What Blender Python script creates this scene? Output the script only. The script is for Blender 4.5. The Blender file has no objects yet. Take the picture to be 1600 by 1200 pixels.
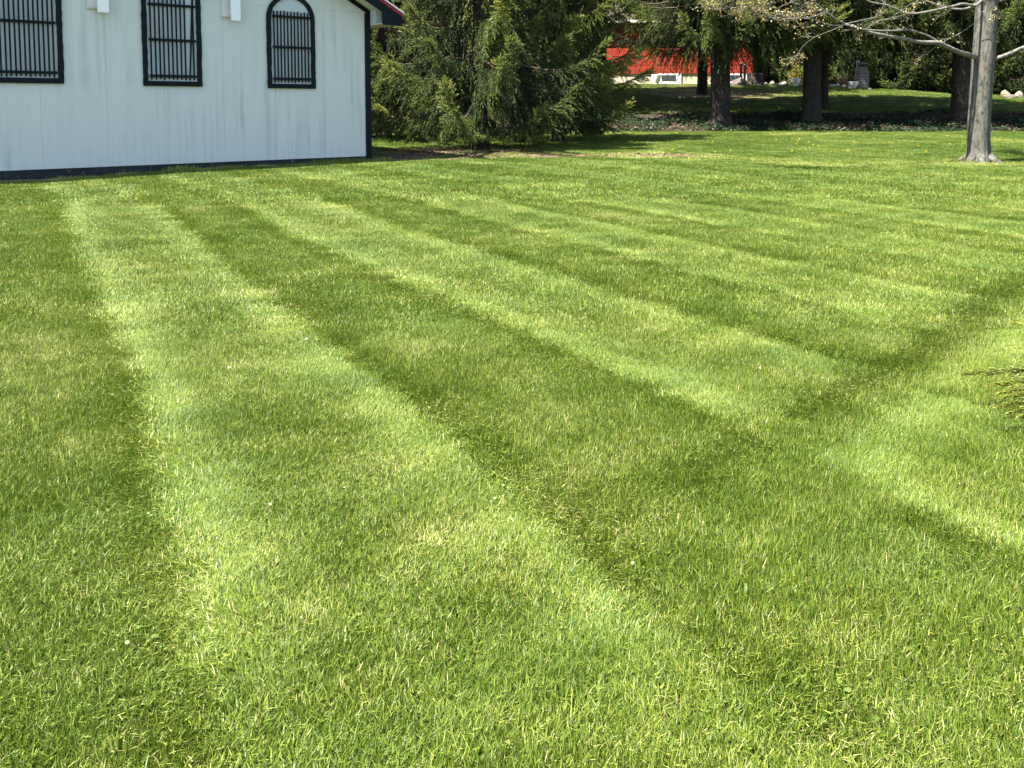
import bpy, math, random
import numpy as np
from mathutils import Vector, Matrix

random.seed(7)
RNG = np.random.default_rng(11)
SC = bpy.context.scene
COL = SC.collection

# ------------------------------------------------------------------ camera
F_PX, YC, PITCH, EYE = 1400.0, 273.0, math.radians(4.4), 1.3
cam_d = bpy.data.cameras.new('camera')
cam_d.sensor_width = 36.0
cam_d.lens = F_PX / 1600 * 36
cam_d.shift_y = -(600 - YC) / 1600
cam_d.clip_start, cam_d.clip_end = 0.05, 2000
cam = bpy.data.objects.new('camera', cam_d)
cam.location = (0, 0, EYE)
cam.rotation_euler = (math.pi / 2 - PITCH, 0, 0)
COL.objects.link(cam)
SC.camera = cam

# ------------------------------------------------------------------ sky, sun, exposure
SUN_EL, SUN_BEHIND = math.radians(60), math.radians(33)
to_sun = Vector((-math.cos(SUN_EL) * math.cos(SUN_BEHIND), -math.cos(SUN_EL) * math.sin(SUN_BEHIND), math.sin(SUN_EL)))
world = bpy.data.worlds.new('World')
SC.world = world
world.use_nodes = True
wn, wl = world.node_tree.nodes, world.node_tree.links
wn.clear()
sky = wn.new('ShaderNodeTexSky')
sky.sky_type = 'NISHITA'
sky.sun_disc = False
sky.sun_elevation = SUN_EL
sky.sun_rotation = math.atan2(to_sun.x, to_sun.y)
sky.air_density, sky.dust_density, sky.ozone_density = 1.0, 1.0, 1.0
bg = wn.new('ShaderNodeBackground')
bg.inputs[1].default_value = 0.072
wo = wn.new('ShaderNodeOutputWorld')
wl.new(sky.outputs[0], bg.inputs[0])
wl.new(bg.outputs[0], wo.inputs[0])
sun_d = bpy.data.lights.new('sun', 'SUN')
sun_d.energy = 5.0
sun_d.angle = math.radians(0.5)
sun_d.color = (1.0, 0.95, 0.87)
sun = bpy.data.objects.new('sun', sun_d)
sun.rotation_euler = to_sun.to_track_quat('Z', 'Y').to_euler()
sun.location = (-20, -10, 40)
COL.objects.link(sun)
SC.view_settings.view_transform = 'Standard'
SC.view_settings.look = 'None'
SC.view_settings.gamma = 1
SC.view_settings.exposure = 2.36
SC.view_settings.use_curve_mapping = False
SC.cycles.max_bounces = 6
SC.cycles.diffuse_bounces = 3
SC.cycles.glossy_bounces = 2
SC.cycles.transmission_bounces = 4


# ------------------------------------------------------------------ photo geometry -> world points
def ray(x, y):
    cx, cy = (x - 800) / F_PX, -(y - YC) / F_PX
    return np.array([cx, math.cos(PITCH) + cy * math.sin(PITCH), -math.sin(PITCH) + cy * math.cos(PITCH)])


def gnd(x, y, z=0.0):
    r = ray(x, y)
    return np.array([0, 0, EYE]) + r * ((z - EYE) / r[2])


def at(x, y, Y):
    r = ray(x, y)
    return np.array([0, 0, EYE]) + r * (Y / r[1])


# ------------------------------------------------------------------ helpers
def tag(o, label=None, cat=None, group=None, kind=None):
    if label: o['label'] = label
    if cat: o['category'] = cat
    if group: o['group'] = group
    if kind: o['kind'] = kind
    return o


def link(o, parent=None):
    COL.objects.link(o)
    if parent is not None:
        o.parent = parent
    return o


def empty(name, loc, rz=0.0):
    o = bpy.data.objects.new(name, None)
    o.empty_display_size = 0.2
    o.location = [float(v) for v in loc]
    o.rotation_euler = (0, 0, rz)
    COL.objects.link(o)
    return o


def np_mesh(name, V, faces, mats=(), mat_idx=None, attrs=None, smooth=False):
    """faces: list of int arrays (n,3) or (n,4)"""
    me = bpy.data.meshes.new(name)
    V = np.asarray(V, dtype=np.float32)
    faces = [np.asarray(f, dtype=np.int32) for f in faces if len(f)]
    loops = np.concatenate([f.ravel() for f in faces])
    tot = np.concatenate([np.full(len(f), f.shape[1], dtype=np.int32) for f in faces])
    start = np.concatenate([[0], np.cumsum(tot)[:-1]]).astype(np.int32)
    me.vertices.add(len(V)); me.vertices.foreach_set('co', V.ravel())
    me.loops.add(len(loops)); me.loops.foreach_set('vertex_index', loops)
    me.polygons.add(len(tot)); me.polygons.foreach_set('loop_start', start)
    try:
        me.polygons.foreach_set('loop_total', tot)
    except Exception:
        pass
    for m in mats: me.materials.append(m)
    if mat_idx is not None:
        me.polygons.foreach_set('material_index', np.asarray(mat_idx, dtype=np.int32))
    me.polygons.foreach_set('use_smooth', np.full(len(tot), smooth, dtype=bool))
    for k, v in (attrs or {}).items():
        a = me.attributes.new(k, 'FLOAT', 'POINT')
        a.data.foreach_set('value', np.asarray(v, dtype=np.float32))
    me.update(calc_edges=True)
    me.validate()
    return me


class MB:
    """collects boxes, prisms and tubes; build() links them as one mesh object"""
    def __init__(s):
        s.v, s.f, s.m = [], [], []

    def add(s, verts, faces, mi=0):
        b = len(s.v)
        s.v += [tuple(map(float, p)) for p in verts]
        s.f += [tuple(b + i for i in f) for f in faces]
        s.m += [mi] * len(faces)

    def box(s, x0, x1, y0, y1, z0, z1, mi=0, M=None):
        P = [(x0, y0, z0), (x1, y0, z0), (x1, y1, z0), (x0, y1, z0), (x0, y0, z1), (x1, y0, z1), (x1, y1, z1), (x0, y1, z1)]
        if M is not None: P = [M @ Vector(p) for p in P]
        s.add(P, [(0, 3, 2, 1), (4, 5, 6, 7), (0, 1, 5, 4), (1, 2, 6, 5), (2, 3, 7, 6), (3, 0, 4, 7)], mi)

    def prism(s, poly, y0, y1, mi=0):
        """poly of (x, z), thickness y0..y1"""
        n = len(poly)
        P = [(x, y0, z) for x, z in poly] + [(x, y1, z) for x, z in poly]
        F = [tuple(range(n)), tuple(range(2 * n - 1, n - 1, -1))]
        F += [((i + 1) % n, i, n + i, n + (i + 1) % n) for i in range(n)]
        s.add(P, F, mi)

    def tube(s, path, radii, n=6, mi=0, cap=True, rough=0.0, flute=None):
        path = [Vector(p) for p in path]
        P = []
        up = Vector((0.31, 0.2, 0.93))
        for i, p in enumerate(path):
            d = (path[min(i + 1, len(path) - 1)] - path[max(i - 1, 0)]).normalized()
            a = d.cross(up)
            if a.length < 0.15: a = d.cross(Vector((1, 0, 0)))
            a.normalize(); b = d.cross(a)
            for k in range(n):
                t = 2 * math.pi * k / n
                r = radii[i] * (1 + (random.uniform(-rough, rough) if rough else 0))
                if flute: r *= flute(t, i)
                P.append(p + a * (r * math.cos(t)) + b * (r * math.sin(t)))
        F = []
        for i in range(len(path) - 1):
            for k in range(n):
                k2 = (k + 1) % n
                F.append((i * n + k, i * n + k2, (i + 1) * n + k2, (i + 1) * n + k))
        if cap:
            F.append(tuple(range(n - 1, -1, -1)))
            L = (len(path) - 1) * n
            F.append(tuple(L + k for k in range(n)))
        s.add(P, F, mi)

    def lathe(s, prof, n=20, mi=0, c=(0, 0, 0)):
        P = []
        for r, z in prof:
            for k in range(n):
                t = 2 * math.pi * k / n
                P.append((c[0] + r * math.cos(t), c[1] + r * math.sin(t), c[2] + z))
        F = []
        for i in range(len(prof) - 1):
            for k in range(n):
                k2 = (k + 1) % n
                F.append((i * n + k, i * n + k2, (i + 1) * n + k2, (i + 1) * n + k))
        F.append(tuple(range(n - 1, -1, -1)))
        F.append(tuple((len(prof) - 1) * n + k for k in range(n)))
        s.add(P, F, mi)

    def mesh(s, name, mats, smooth=False):
        me = bpy.data.meshes.new(name)
        me.from_pydata(s.v, [], s.f)
        for m in mats: me.materials.append(m)
        me.polygons.foreach_set('material_index', s.m)
        me.polygons.foreach_set('use_smooth', [smooth] * len(s.f))
        me.update()
        return me

    def build(s, name, mats, parent=None, smooth=False):
        mats = mats if isinstance(mats, (list, tuple)) else [mats]
        return link(bpy.data.objects.new(name, s.mesh(name, mats, smooth)), parent)


# ------------------------------------------------------------------ materials
class MT:
    def __init__(s, name):
        s.m = bpy.data.materials.new(name); s.m.use_nodes = True
        s.nt = s.m.node_tree; s.nt.nodes.clear()
        s.out = s.nt.nodes.new('ShaderNodeOutputMaterial')

    def n(s, typ, **kw):
        x = s.nt.nodes.new(typ)
        for k, v in kw.items(): setattr(x, k, v)
        return x

    def l(s, a, b): s.nt.links.new(a, b)

    def pos(s, scale=(1, 1, 1), obj=False):
        g = s.n('ShaderNodeTexCoord').outputs['Object'] if obj else s.n('ShaderNodeNewGeometry').outputs['Position']
        mp = s.n('ShaderNodeMapping'); mp.inputs['Scale'].default_value = scale
        s.l(g, mp.inputs['Vector'])
        return mp.outputs[0]

    def noise(s, scale, vec=None, detail=4, rough=0.55):
        x = s.n('ShaderNodeTexNoise')
        x.inputs['Scale'].default_value = scale; x.inputs['Detail'].default_value = detail; x.inputs['Roughness'].default_value = rough
        if vec is None: vec = s.pos()
        s.l(vec, x.inputs['Vector'])
        return x.outputs['Fac']

    def ramp(s, fac, stops, interp='LINEAR'):
        r = s.n('ShaderNodeValToRGB'); r.color_ramp.interpolation = interp
        e = r.color_ramp.elements
        while len(e) < len(stops): e.new(0.5)
        for el, (p, c) in zip(e, stops):
            el.position = p; el.color = (*c, 1) if len(c) == 3 else c
        s.l(fac, r.inputs[0])
        return r.outputs[0]

    def math(s, op, a, b=None, clamp=False):
        x = s.n('ShaderNodeMath', operation=op); x.use_clamp = clamp
        for i, v in enumerate((a, b)):
            if v is None: continue
            if isinstance(v, (int, float)): x.inputs[i].default_value = v
            else: s.l(v, x.inputs[i])
        return x.outputs[0]

    def mix(s, fac, a, b, blend='MIX'):
        x = s.n('ShaderNodeMix', data_type='RGBA', blend_type=blend)
        for sock, v in ((x.inputs[0], fac), (x.inputs[6], a), (x.inputs[7], b)):
            if isinstance(v, (int, float)): sock.default_value = v
            elif isinstance(v, tuple): sock.default_value = (*v, 1)
            else: s.l(v, sock)
        return x.outputs[2]

    def attr(s, name, typ='GEOMETRY'):
        a = s.n('ShaderNodeAttribute'); a.attribute_name = name; a.attribute_type = typ
        return a.outputs['Fac']

    def finish(s, color, rough=0.8, spec=0.3, bump=None, bump_d=0.02, bump_s=0.6, metal=0.0, transl=None, tw=0.35):
        p = s.n('ShaderNodeBsdfPrincipled')
        for sock, v in ((p.inputs['Base Color'], color), (p.inputs['Roughness'], rough)):
            if isinstance(v, tuple): sock.default_value = (*v, 1)
            elif isinstance(v, (int, float)): sock.default_value = v
            else: s.l(v, sock)
        p.inputs['Specular IOR Level'].default_value = spec
        p.inputs['Metallic'].default_value = metal
        if bump is not None:
            b = s.n('ShaderNodeBump'); b.inputs['Distance'].default_value = bump_d; b.inputs['Strength'].default_value = bump_s
            s.l(bump, b.inputs['Height']); s.l(b.outputs[0], p.inputs['Normal'])
        sh = p.outputs[0]
        if transl is not None:
            t = s.n('ShaderNodeBsdfTranslucent')
            if isinstance(transl, tuple): t.inputs[0].default_value = (*transl, 1)
            else: s.l(transl, t.inputs[0])
            m = s.n('ShaderNodeMixShader'); m.inputs[0].default_value = tw
            s.l(sh, m.inputs[1]); s.l(t.outputs[0], m.inputs[2]); sh = m.outputs[0]
        s.l(sh, s.out.inputs['Surface'])
        return s.m


def simple(name, col, rough=0.7, spec=0.3, var=0.25, scale=8.0, bump=0.0, metal=0.0):
    t = MT(name)
    n = t.noise(scale, t.pos())
    c = t.ramp(n, [(0.3, tuple(v * (1 - var) for v in col)), (0.7, tuple(min(1, v * (1 + var)) for v in col))])
    return t.finish(c, rough, spec, bump=n if bump else None, bump_d=bump, metal=metal)


def grass_mat():
    t = MT('grass blade')
    tint = t.attr('tint')
    big = t.noise(0.55, t.pos(), 3)
    mid = t.noise(2.6, t.pos(), 3)
    f = t.math('ADD', tint, t.math('MULTIPLY', t.math('SUBTRACT', big, 0.5), 0.8))
    f = t.math('ADD', f, t.math('MULTIPLY', t.math('SUBTRACT', mid, 0.5), 0.95))
    f = t.math('ADD', f, t.math('MULTIPLY', t.attr('dry', 'INSTANCER'), 0.55), clamp=True)
    c = t.ramp(f, [(0.0, (0.056, 0.100, 0.008)), (0.35, (0.106, 0.158, 0.014)), (0.62, (0.186, 0.235, 0.032)),
                   (0.84, (0.300, 0.315, 0.080)), (0.95, (0.43, 0.375, 0.18))])
    blue = t.noise(1.3, t.pos((1, 1, 1)), 2)
    c = t.mix(t.math('MULTIPLY', t.math('SUBTRACT', blue, 0.52, clamp=True), 2.2, clamp=True), c, (0.095, 0.170, 0.026))
    return t.finish(c, 0.48, 0.32, transl=c, tw=0.29)


def terrain_mat():
    t = MT('lawn ground')
    n1 = t.noise(1.2, t.pos(), 5); n2 = t.noise(60, t.pos(), 5, 0.75); n3 = t.noise(6, t.pos(), 4)
    g = t.ramp(n2, [(0.3, (0.018, 0.028, 0.007)), (0.5, (0.042, 0.055, 0.012)), (0.7, (0.085, 0.085, 0.028))])
    g = t.mix(t.math('MULTIPLY', n1, 0.4), g, (0.09, 0.08, 0.035))
    soil = t.ramp(n3, [(0.3, (0.05, 0.035, 0.022)), (0.5, (0.12, 0.085, 0.05)), (0.68, (0.26, 0.19, 0.12))])
    bed = t.ramp(n2, [(0.35, (0.018, 0.016, 0.01)), (0.6, (0.05, 0.04, 0.025)), (0.75, (0.13, 0.09, 0.055))])
    edge = t.math('MULTIPLY', t.math('SUBTRACT', n3, 0.5), 0.9)
    zs = t.math('SMOOTH_MIN', 1.0, t.math('ADD', t.attr('soil'), edge), clamp=True)
    zb = t.math('SMOOTH_MIN', 1.0, t.math('ADD', t.attr('bed'), t.math('MULTIPLY', edge, 0.6)), clamp=True)
    zs = t.ramp(zs, [(0.35, (0, 0, 0)), (0.65, (1, 1, 1))]); zb = t.ramp(zb, [(0.4, (0, 0, 0)), (0.6, (1, 1, 1))])
    c = t.mix(zs, g, soil); c = t.mix(zb, c, bed)
    return t.finish(c, 0.95, 0.1, bump=n2, bump_d=0.03, bump_s=0.8)


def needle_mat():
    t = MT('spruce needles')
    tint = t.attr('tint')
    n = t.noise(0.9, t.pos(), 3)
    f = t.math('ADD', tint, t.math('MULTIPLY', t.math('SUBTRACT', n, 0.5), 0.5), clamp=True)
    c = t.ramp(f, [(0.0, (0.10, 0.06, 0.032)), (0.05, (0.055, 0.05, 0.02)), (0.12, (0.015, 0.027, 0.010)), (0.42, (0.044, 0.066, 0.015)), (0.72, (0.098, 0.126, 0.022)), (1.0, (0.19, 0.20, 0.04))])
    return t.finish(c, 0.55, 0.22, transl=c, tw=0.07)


def bark_mat(name, dark, light, vs=(9, 9, 1.6), scale=3.0, bump=0.03):
    t = MT(name)
    n = t.noise(scale, t.pos(vs, True), 6, 0.65); m = t.noise(2.0, t.pos(), 3); k = t.noise(14, t.pos((1, 1, .6)), 4)
    c = t.ramp(n, [(0.3, dark), (0.52, tuple((a + b) / 2 for a, b in zip(dark, light))), (0.72, light)])
    c = t.mix(t.math('MULTIPLY', m, 0.35), c, (light[0] * .8, light[1] * .85, light[2] * .7))
    c = t.mix(t.ramp(k, [(0.5, (0, 0, 0)), (0.62, (.5, .5, .5))]), c, tuple(v * .55 for v in dark))
    return t.finish(c, 0.9, 0.15, bump=n, bump_d=bump, bump_s=0.9)


def wall_mat():
    t = MT('weathered pale painted plywood')
    streak = t.noise(1.0, t.pos((7, 7, 0.35), True), 6, 0.62)
    fine = t.noise(1.0, t.pos((45, 45, 2.0), True), 4, 0.7)
    big = t.noise(0.7, t.pos((1, 1, .6), True), 3)
    speck = t.noise(30, t.pos((1, 1, .5), True), 3, 0.7)
    base = t.mix(big, (0.55, 0.57, 0.535), (0.625, 0.64, 0.60))
    patch = t.ramp(t.noise(0.55, t.pos((1.3, 1, .8), True), 3), [(0.42, (.08, .08, .08)), (0.62, (1, 1, 1))])
    dirt = t.math('MULTIPLY', t.math('MULTIPLY', t.ramp(streak, [(0.44, (0, 0, 0)), (0.74, (1, 1, 1))]), patch), 0.78)
    c = t.mix(dirt, base, (0.33, 0.38, 0.345))
    c = t.mix(t.math('MULTIPLY', t.ramp(fine, [(0.5, (0, 0, 0)), (0.8, (1, 1, 1))]), 0.35), c, (0.36, 0.41, 0.39))
    c = t.mix(t.math('MULTIPLY', t.math('MULTIPLY', t.ramp(speck, [(0.62, (0, 0, 0)), (0.72, (1, 1, 1))]), dirt), 0.9), c, (0.19, 0.22, 0.2))
    return t.finish(c, 0.75, 0.2, bump=fine, bump_d=0.003, bump_s=0.4)


def dark_paint(name, col, wear):
    t = MT(name)
    n = t.noise(1.0, t.pos((3, 3, 14), True), 6, 0.7); k = t.noise(9, t.pos((1, 1, 1), True), 4)
    c = t.ramp(n, [(0.35, col), (0.62, tuple(v * 1.5 for v in col))])
    if wear:
        c = t.mix(t.math('MULTIPLY', t.ramp(k, [(0.6, (0, 0, 0)), (0.75, (1, 1, 1))]), wear), c, (0.20, 0.19, 0.17))
    return t.finish(c, 0.7, 0.12, bump=n, bump_d=0.004)


M = dict(
    grass=grass_mat(), terrain=terrain_mat(), needle=needle_mat(),
    maple_bark=bark_mat('maple bark', (0.034, 0.033, 0.028), (0.150, 0.142, 0.120), (7, 7, 1.2), 3.0, 0.035),
    maple_twig=bark_mat('maple twig bark', (0.07, 0.066, 0.055), (0.23, 0.215, 0.18), (9, 9, 9), 2.0, 0.004),
    spruce_bark=bark_mat('spruce bark', (0.011, 0.009, 0.008), (0.062, 0.050, 0.041), (6, 6, 3), 3.5, 0.05),
    wood=simple('bare twig', (0.085, 0.065, 0.045), 0.9, 0.1),
    wall=wall_mat(), pane=simple('window backing board', (0.45, 0.50, 0.505), 0.6, 0.3, 0.08, 3),
    trim=dark_paint('black green trim paint', (0.005, 0.0085, 0.0095), 0), skirt=dark_paint('worn dark base board', (0.017, 0.021, 0.022), 0.5),
    soffit=simple('cream soffit', (0.60, 0.57, 0.47), 0.7, 0.2, 0.08, 2), white=simple('white paint', (0.82, 0.82, 0.80), 0.5, 0.4, 0.03, 4),
    red_edge=simple('red shingle edge', (0.22, 0.018, 0.028), 0.6, 0.3, 0.25, 12), roof=simple('roof metal', (0.30, 0.03, 0.03), 0.5, 0.4, 0.15, 3),
    roof_edge=simple('pale roof edge', (0.85, 0.84, 0.82), 0.35, 0.5, 0.05, 3), plate=simple('lamp plate', (0.62, 0.60, 0.57), 0.5, 0.4, 0.06, 9),
    cable=simple('black cable', (0.01, 0.01, 0.01), 0.5), siding=simple('red stained board', (0.27, 0.034, 0.018), 0.75, 0.2, 0.2, 3),
    siding_dark=simple('dark red board', (0.30, 0.03, 0.028), 0.8, 0.2, 0.2, 3), found=simple('cream painted block', (0.50, 0.43, 0.32), 0.8, 0.2, 0.12, 5, 0.01),
    glass=simple('dark window glass', (0.05, 0.06, 0.06), 0.15, 0.6, 0.2, 3), gap=simple('painted gap shadow', (0.04, 0.012, 0.01), 0.9),  # gap: dark backing colour stands in for shadow between the boards
    gutter=simple('pale blue grey metal', (0.38, 0.44, 0.45), 0.5, 0.4, 0.08), stone=simple('pale field stone', (0.24, 0.215, 0.175), 0.9, 0.15, 0.35, 5, 0.02),
    tan_stone=simple('tan boulder', (0.22, 0.17, 0.10), 0.9, 0.15, 0.35, 2.5, 0.03), grey_stone=simple('grey brown stone', (0.12, 0.10, 0.085), 0.9, 0.15, 0.35, 5, 0.03),
    slab=simple('weathered grey slab', (0.14, 0.13, 0.12), 0.9, 0.15, 0.3, 6, 0.02), pot=simple('white glazed pot', (0.82, 0.82, 0.79), 0.4, 0.5, 0.03, 3),
    soil=simple('potting soil', (0.04, 0.03, 0.02), 1, 0.1), barrel=simple('dark old wood', (0.055, 0.042, 0.034), 0.85, 0.2, 0.3, 10, 0.01),
    hoop=simple('rusty hoop', (0.05, 0.04, 0.035), 0.6, 0.4), twigs=simple('red brown twig', (0.25, 0.15, 0.11), 0.9, 0.1, 0.3, 20),
    dead=simple('dry leaf', (0.40, 0.33, 0.25), 0.8, 0.2, 0.15, 40), dandelion=simple('dandelion yellow', (0.85, 0.62, 0.02), 0.7, 0.2, 0.1, 40),
)


def leaf_mat(name, a, b, rough=0.45, spec=0.4, tw=0.3):
    t = MT(name)
    c = t.mix(t.attr('tint'), a, b)
    return t.finish(c, rough, spec, transl=c, tw=tw)


M['young'] = leaf_mat('young maple leaf', (0.16, 0.10, 0.04), (0.27, 0.25, 0.075))
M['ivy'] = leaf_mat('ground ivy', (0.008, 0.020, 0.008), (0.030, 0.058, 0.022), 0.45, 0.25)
M['litter'] = leaf_mat('leaf litter', (0.05, 0.032, 0.02), (0.17, 0.12, 0.078), 0.8, 0.2)
M['olive'] = leaf_mat('olive shrub leaf', (0.08, 0.085, 0.014), (0.20, 0.17, 0.025), 0.6, 0.2)
M['juniper'] = leaf_mat('juniper needle', (0.035, 0.062, 0.016), (0.24, 0.27, 0.045), 0.5, 0.3)

# ------------------------------------------------------------------ terrain
ZY = np.array([-400, 0, 22, 29, 36, 36.6, 42, 47, 52, 62, 70, 90, 140, 400.])
ZZ = np.array([0, 0, 0, 0.09, 0.27, 0.31, 0.92, 1.22, 1.80, 2.76, 3.0, 3.4, 4.0, 5.0])
WC = np.array([-3.536, 22.166])                      # foot of the gable's right corner
WA = np.array([-0.77054, -0.63740])                  # along the wall, to the left
WN = np.array([0.63740, -0.77054])                   # out of the wall


def tz(x, y):
    x, y = np.asarray(x, float), np.asarray(y, float)
    z = np.interp(y, ZY, ZZ)
    right = np.clip((x - 19) / 12, 0, 1) ** 1.3
    z = z - right * 0.72 * np.clip((y - 44) / 16, 0, 1)
    z = z - 0.15 * np.exp(-((x + 10.2) ** 2 + (y - 17) ** 2) / (2 * 3.4 ** 2)) - 0.05 * np.exp(-((x + 4) ** 2 + (y - 21.5) ** 2) / (2 * 2.0 ** 2))
    z = z + 0.012 * np.sin(x * 1.1 + 0.7) * np.sin(y * 0.9) * np.clip((y - 3) / 5, 0, 1)
    return z


def tzf(x, y): return float(tz(x, y))


def soil_zone(x, y):
    a = np.exp(-((y - 22.9 - 0.10 * (x - 0)) / 1.0) ** 2) * np.clip((x + 4) / 1, 0, 1) * np.clip((6.2 - x) / 1.6, 0, 1)
    b = 1.0 * np.exp(-(((x + 1.6) / 3.2) ** 2 + ((y - 24.6) / 2.3) ** 2) ** 2) + 0.5 * np.exp(-(((x - 1.5) / 2.0) ** 2 + ((y - 29.5) / 1.2) ** 2))
    c = 0.8 * np.exp(-(((x - 12) / 5.0) ** 2 + ((y - 54) / 4.0) ** 2))
    m = 0.7 * np.exp(-(((x - 10.5) / .8) ** 2 + ((y - 20.1) / .7) ** 2))
    s = (x - WC[0]) * WA[0] + (y - WC[1]) * WA[1]; o = (x - WC[0]) * WN[0] + (y - WC[1]) * WN[1]
    w = ((s > -1) & (s < 16) & (o < 0.16) & (o > -1.0)) * 1.0
    return np.clip(np.maximum.reduce([a, b, c, m, w]), 0, 1)


def bed_zone(x, y):
    return ((y > 35.9 + 0.25 * np.sin(x * .7)) & (y < 42.6 + 0.3 * np.sin(x * .5))) * 1.0


xs = np.concatenate([[-320, -220, -140, -90, -60, -40, -28, -22], np.arange(-17, 42, 0.35), [44, 50, 60, 80, 120, 180, 260, 340]])
ys = np.concatenate([[-120, -60, -30, -15, -6], np.arange(-2, 66, 0.35), [68, 72, 78, 86, 96, 110, 140, 180, 240, 320, 400]])
gx, gy = np.meshgrid(xs, ys)
V = np.stack([gx.ravel(), gy.ravel(), tz(gx, gy).ravel()], 1)
nx, ny = len(xs), len(ys)
ii = (np.arange(ny - 1)[:, None] * nx + np.arange(nx - 1)[None, :]).ravel()
me = np_mesh('ground', V, [np.stack([ii, ii + 1, ii + nx + 1, ii + nx], 1)], [M['terrain']],
             attrs=dict(soil=soil_zone(V[:, 0], V[:, 1]), bed=bed_zone(V[:, 0], V[:, 1])), smooth=True)
tag(link(bpy.data.objects.new('ground', me)), kind='structure')


# ------------------------------------------------------------------ the white gable building (local x: along the wall to the left, y: outwards, z: up)
HALF, EAVE, SLOPE, Z0 = 7.52, 3.54, 0.535, 0.063
bld = empty('stable_building', (WC[0], WC[1], 0), math.atan2(WA[1], WA[0]))
tag(bld, 'pale blue white gabled building with black trim and barred windows', 'building')
LEN, DEEP = 2 * HALF, 16.0


def rake(s): return EAVE + SLOPE * (s if s <= HALF else LEN - s)


mb = MB()
mb.prism([(0.02, -0.3), (LEN - .02, -0.3), (LEN - .02, EAVE), (HALF, EAVE + SLOPE * HALF), (0.02, EAVE)], -0.16, -0.012)
mb.box(0.02, 0.18, -DEEP, -0.163, -0.3, EAVE)
mb.box(LEN - 0.18, LEN - 0.02, -DEEP, -0.163, -0.3, EAVE)
mb.prism([(0.183, -0.3), (LEN - .183, -0.3), (LEN - .183, EAVE), (HALF, EAVE + SLOPE * HALF), (0.183, EAVE)], -DEEP, -DEEP + .15)
wall = mb.build('wall', M['wall'], bld)
PW, JOINT = 1.22, 0.0025
k = 0
s0 = 0.0
while s0 < LEN - 0.05:
    s1 = min(s0 + PW, LEN)
    a, b = s0 + JOINT / 2, s1 - JOINT / 2
    mb = MB(); mb.prism([(a, Z0), (b, Z0), (b, 3.552), (a, 3.552)], -0.010, 0.0 + random.uniform(-.0015, .0015))
    mb.build('siding_panel', M['wall'], wall)
    top = [(a, 3.562), (b, 3.562)]
    if rake(b) > 3.6 or rake(a) > 3.6:
        pts = []
        for q in ((b, rake(b)), (a, rake(a))):
            pts.append((q[0], max(q[1] - 0.02, 3.563)))
        if a < HALF < b: pts.insert(1, (HALF, rake(HALF) - 0.02))
        mb = MB(); mb.prism(top + pts, -0.010, 0.001)
        mb.build('siding_panel', M['wall'], wall)
    s0 = s1
# seam flashing
mb = MB(); mb.box(0.1, LEN - .1, -0.010, 0.003, 3.5535, 3.5605); mb.build('seam_flashing', M['plate'], bld)
# base board (warped, one board per 3.6 m)
for q in range(5):
    a, b = 0.02 + q * 3.0 + .002, min(0.02 + (q + 1) * 3.0 - .002, LEN - .02)
    mb = MB()
    bot = [(a, -0.135 + random.uniform(-.01, .01)), (b, -0.135 + random.uniform(-.01, .01))]
    mb.prism([bot[0], bot[1], (b, Z0 - .003), (a, Z0 - .003)], -0.010, 0.022 + q * .001)
    mb.build('base_board', M['skirt'], bld)
# corner boards and rake trims
mb = MB(); mb.box(-0.055, 0.092, -0.012, 0.032, -0.16, 3.545); mb.box(-0.055, -0.022, -0.16, -0.0125, -0.16, 3.545); mb.build('corner_board', M['trim'], bld)
mb = MB(); mb.box(LEN - .092, LEN + .055, -0.012, 0.032, -0.16, 3.545); mb.build('corner_board', M['trim'], bld)
for sgn in (0, 1):
    mb = MB()
    pts = [(0.0, EAVE + 0.0), (HALF, EAVE + SLOPE * HALF), (HALF, EAVE + SLOPE * HALF + .115), (-0.055, EAVE + .115 - .055 * SLOPE), (-0.055, EAVE + .006)]
    if sgn: pts = [(LEN - p, z) for p, z in pts][::-1]
    mb.prism(pts, -0.011, 0.030 + .001 * sgn)
    mb.build('rake_trim', M['trim'], bld)
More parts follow.
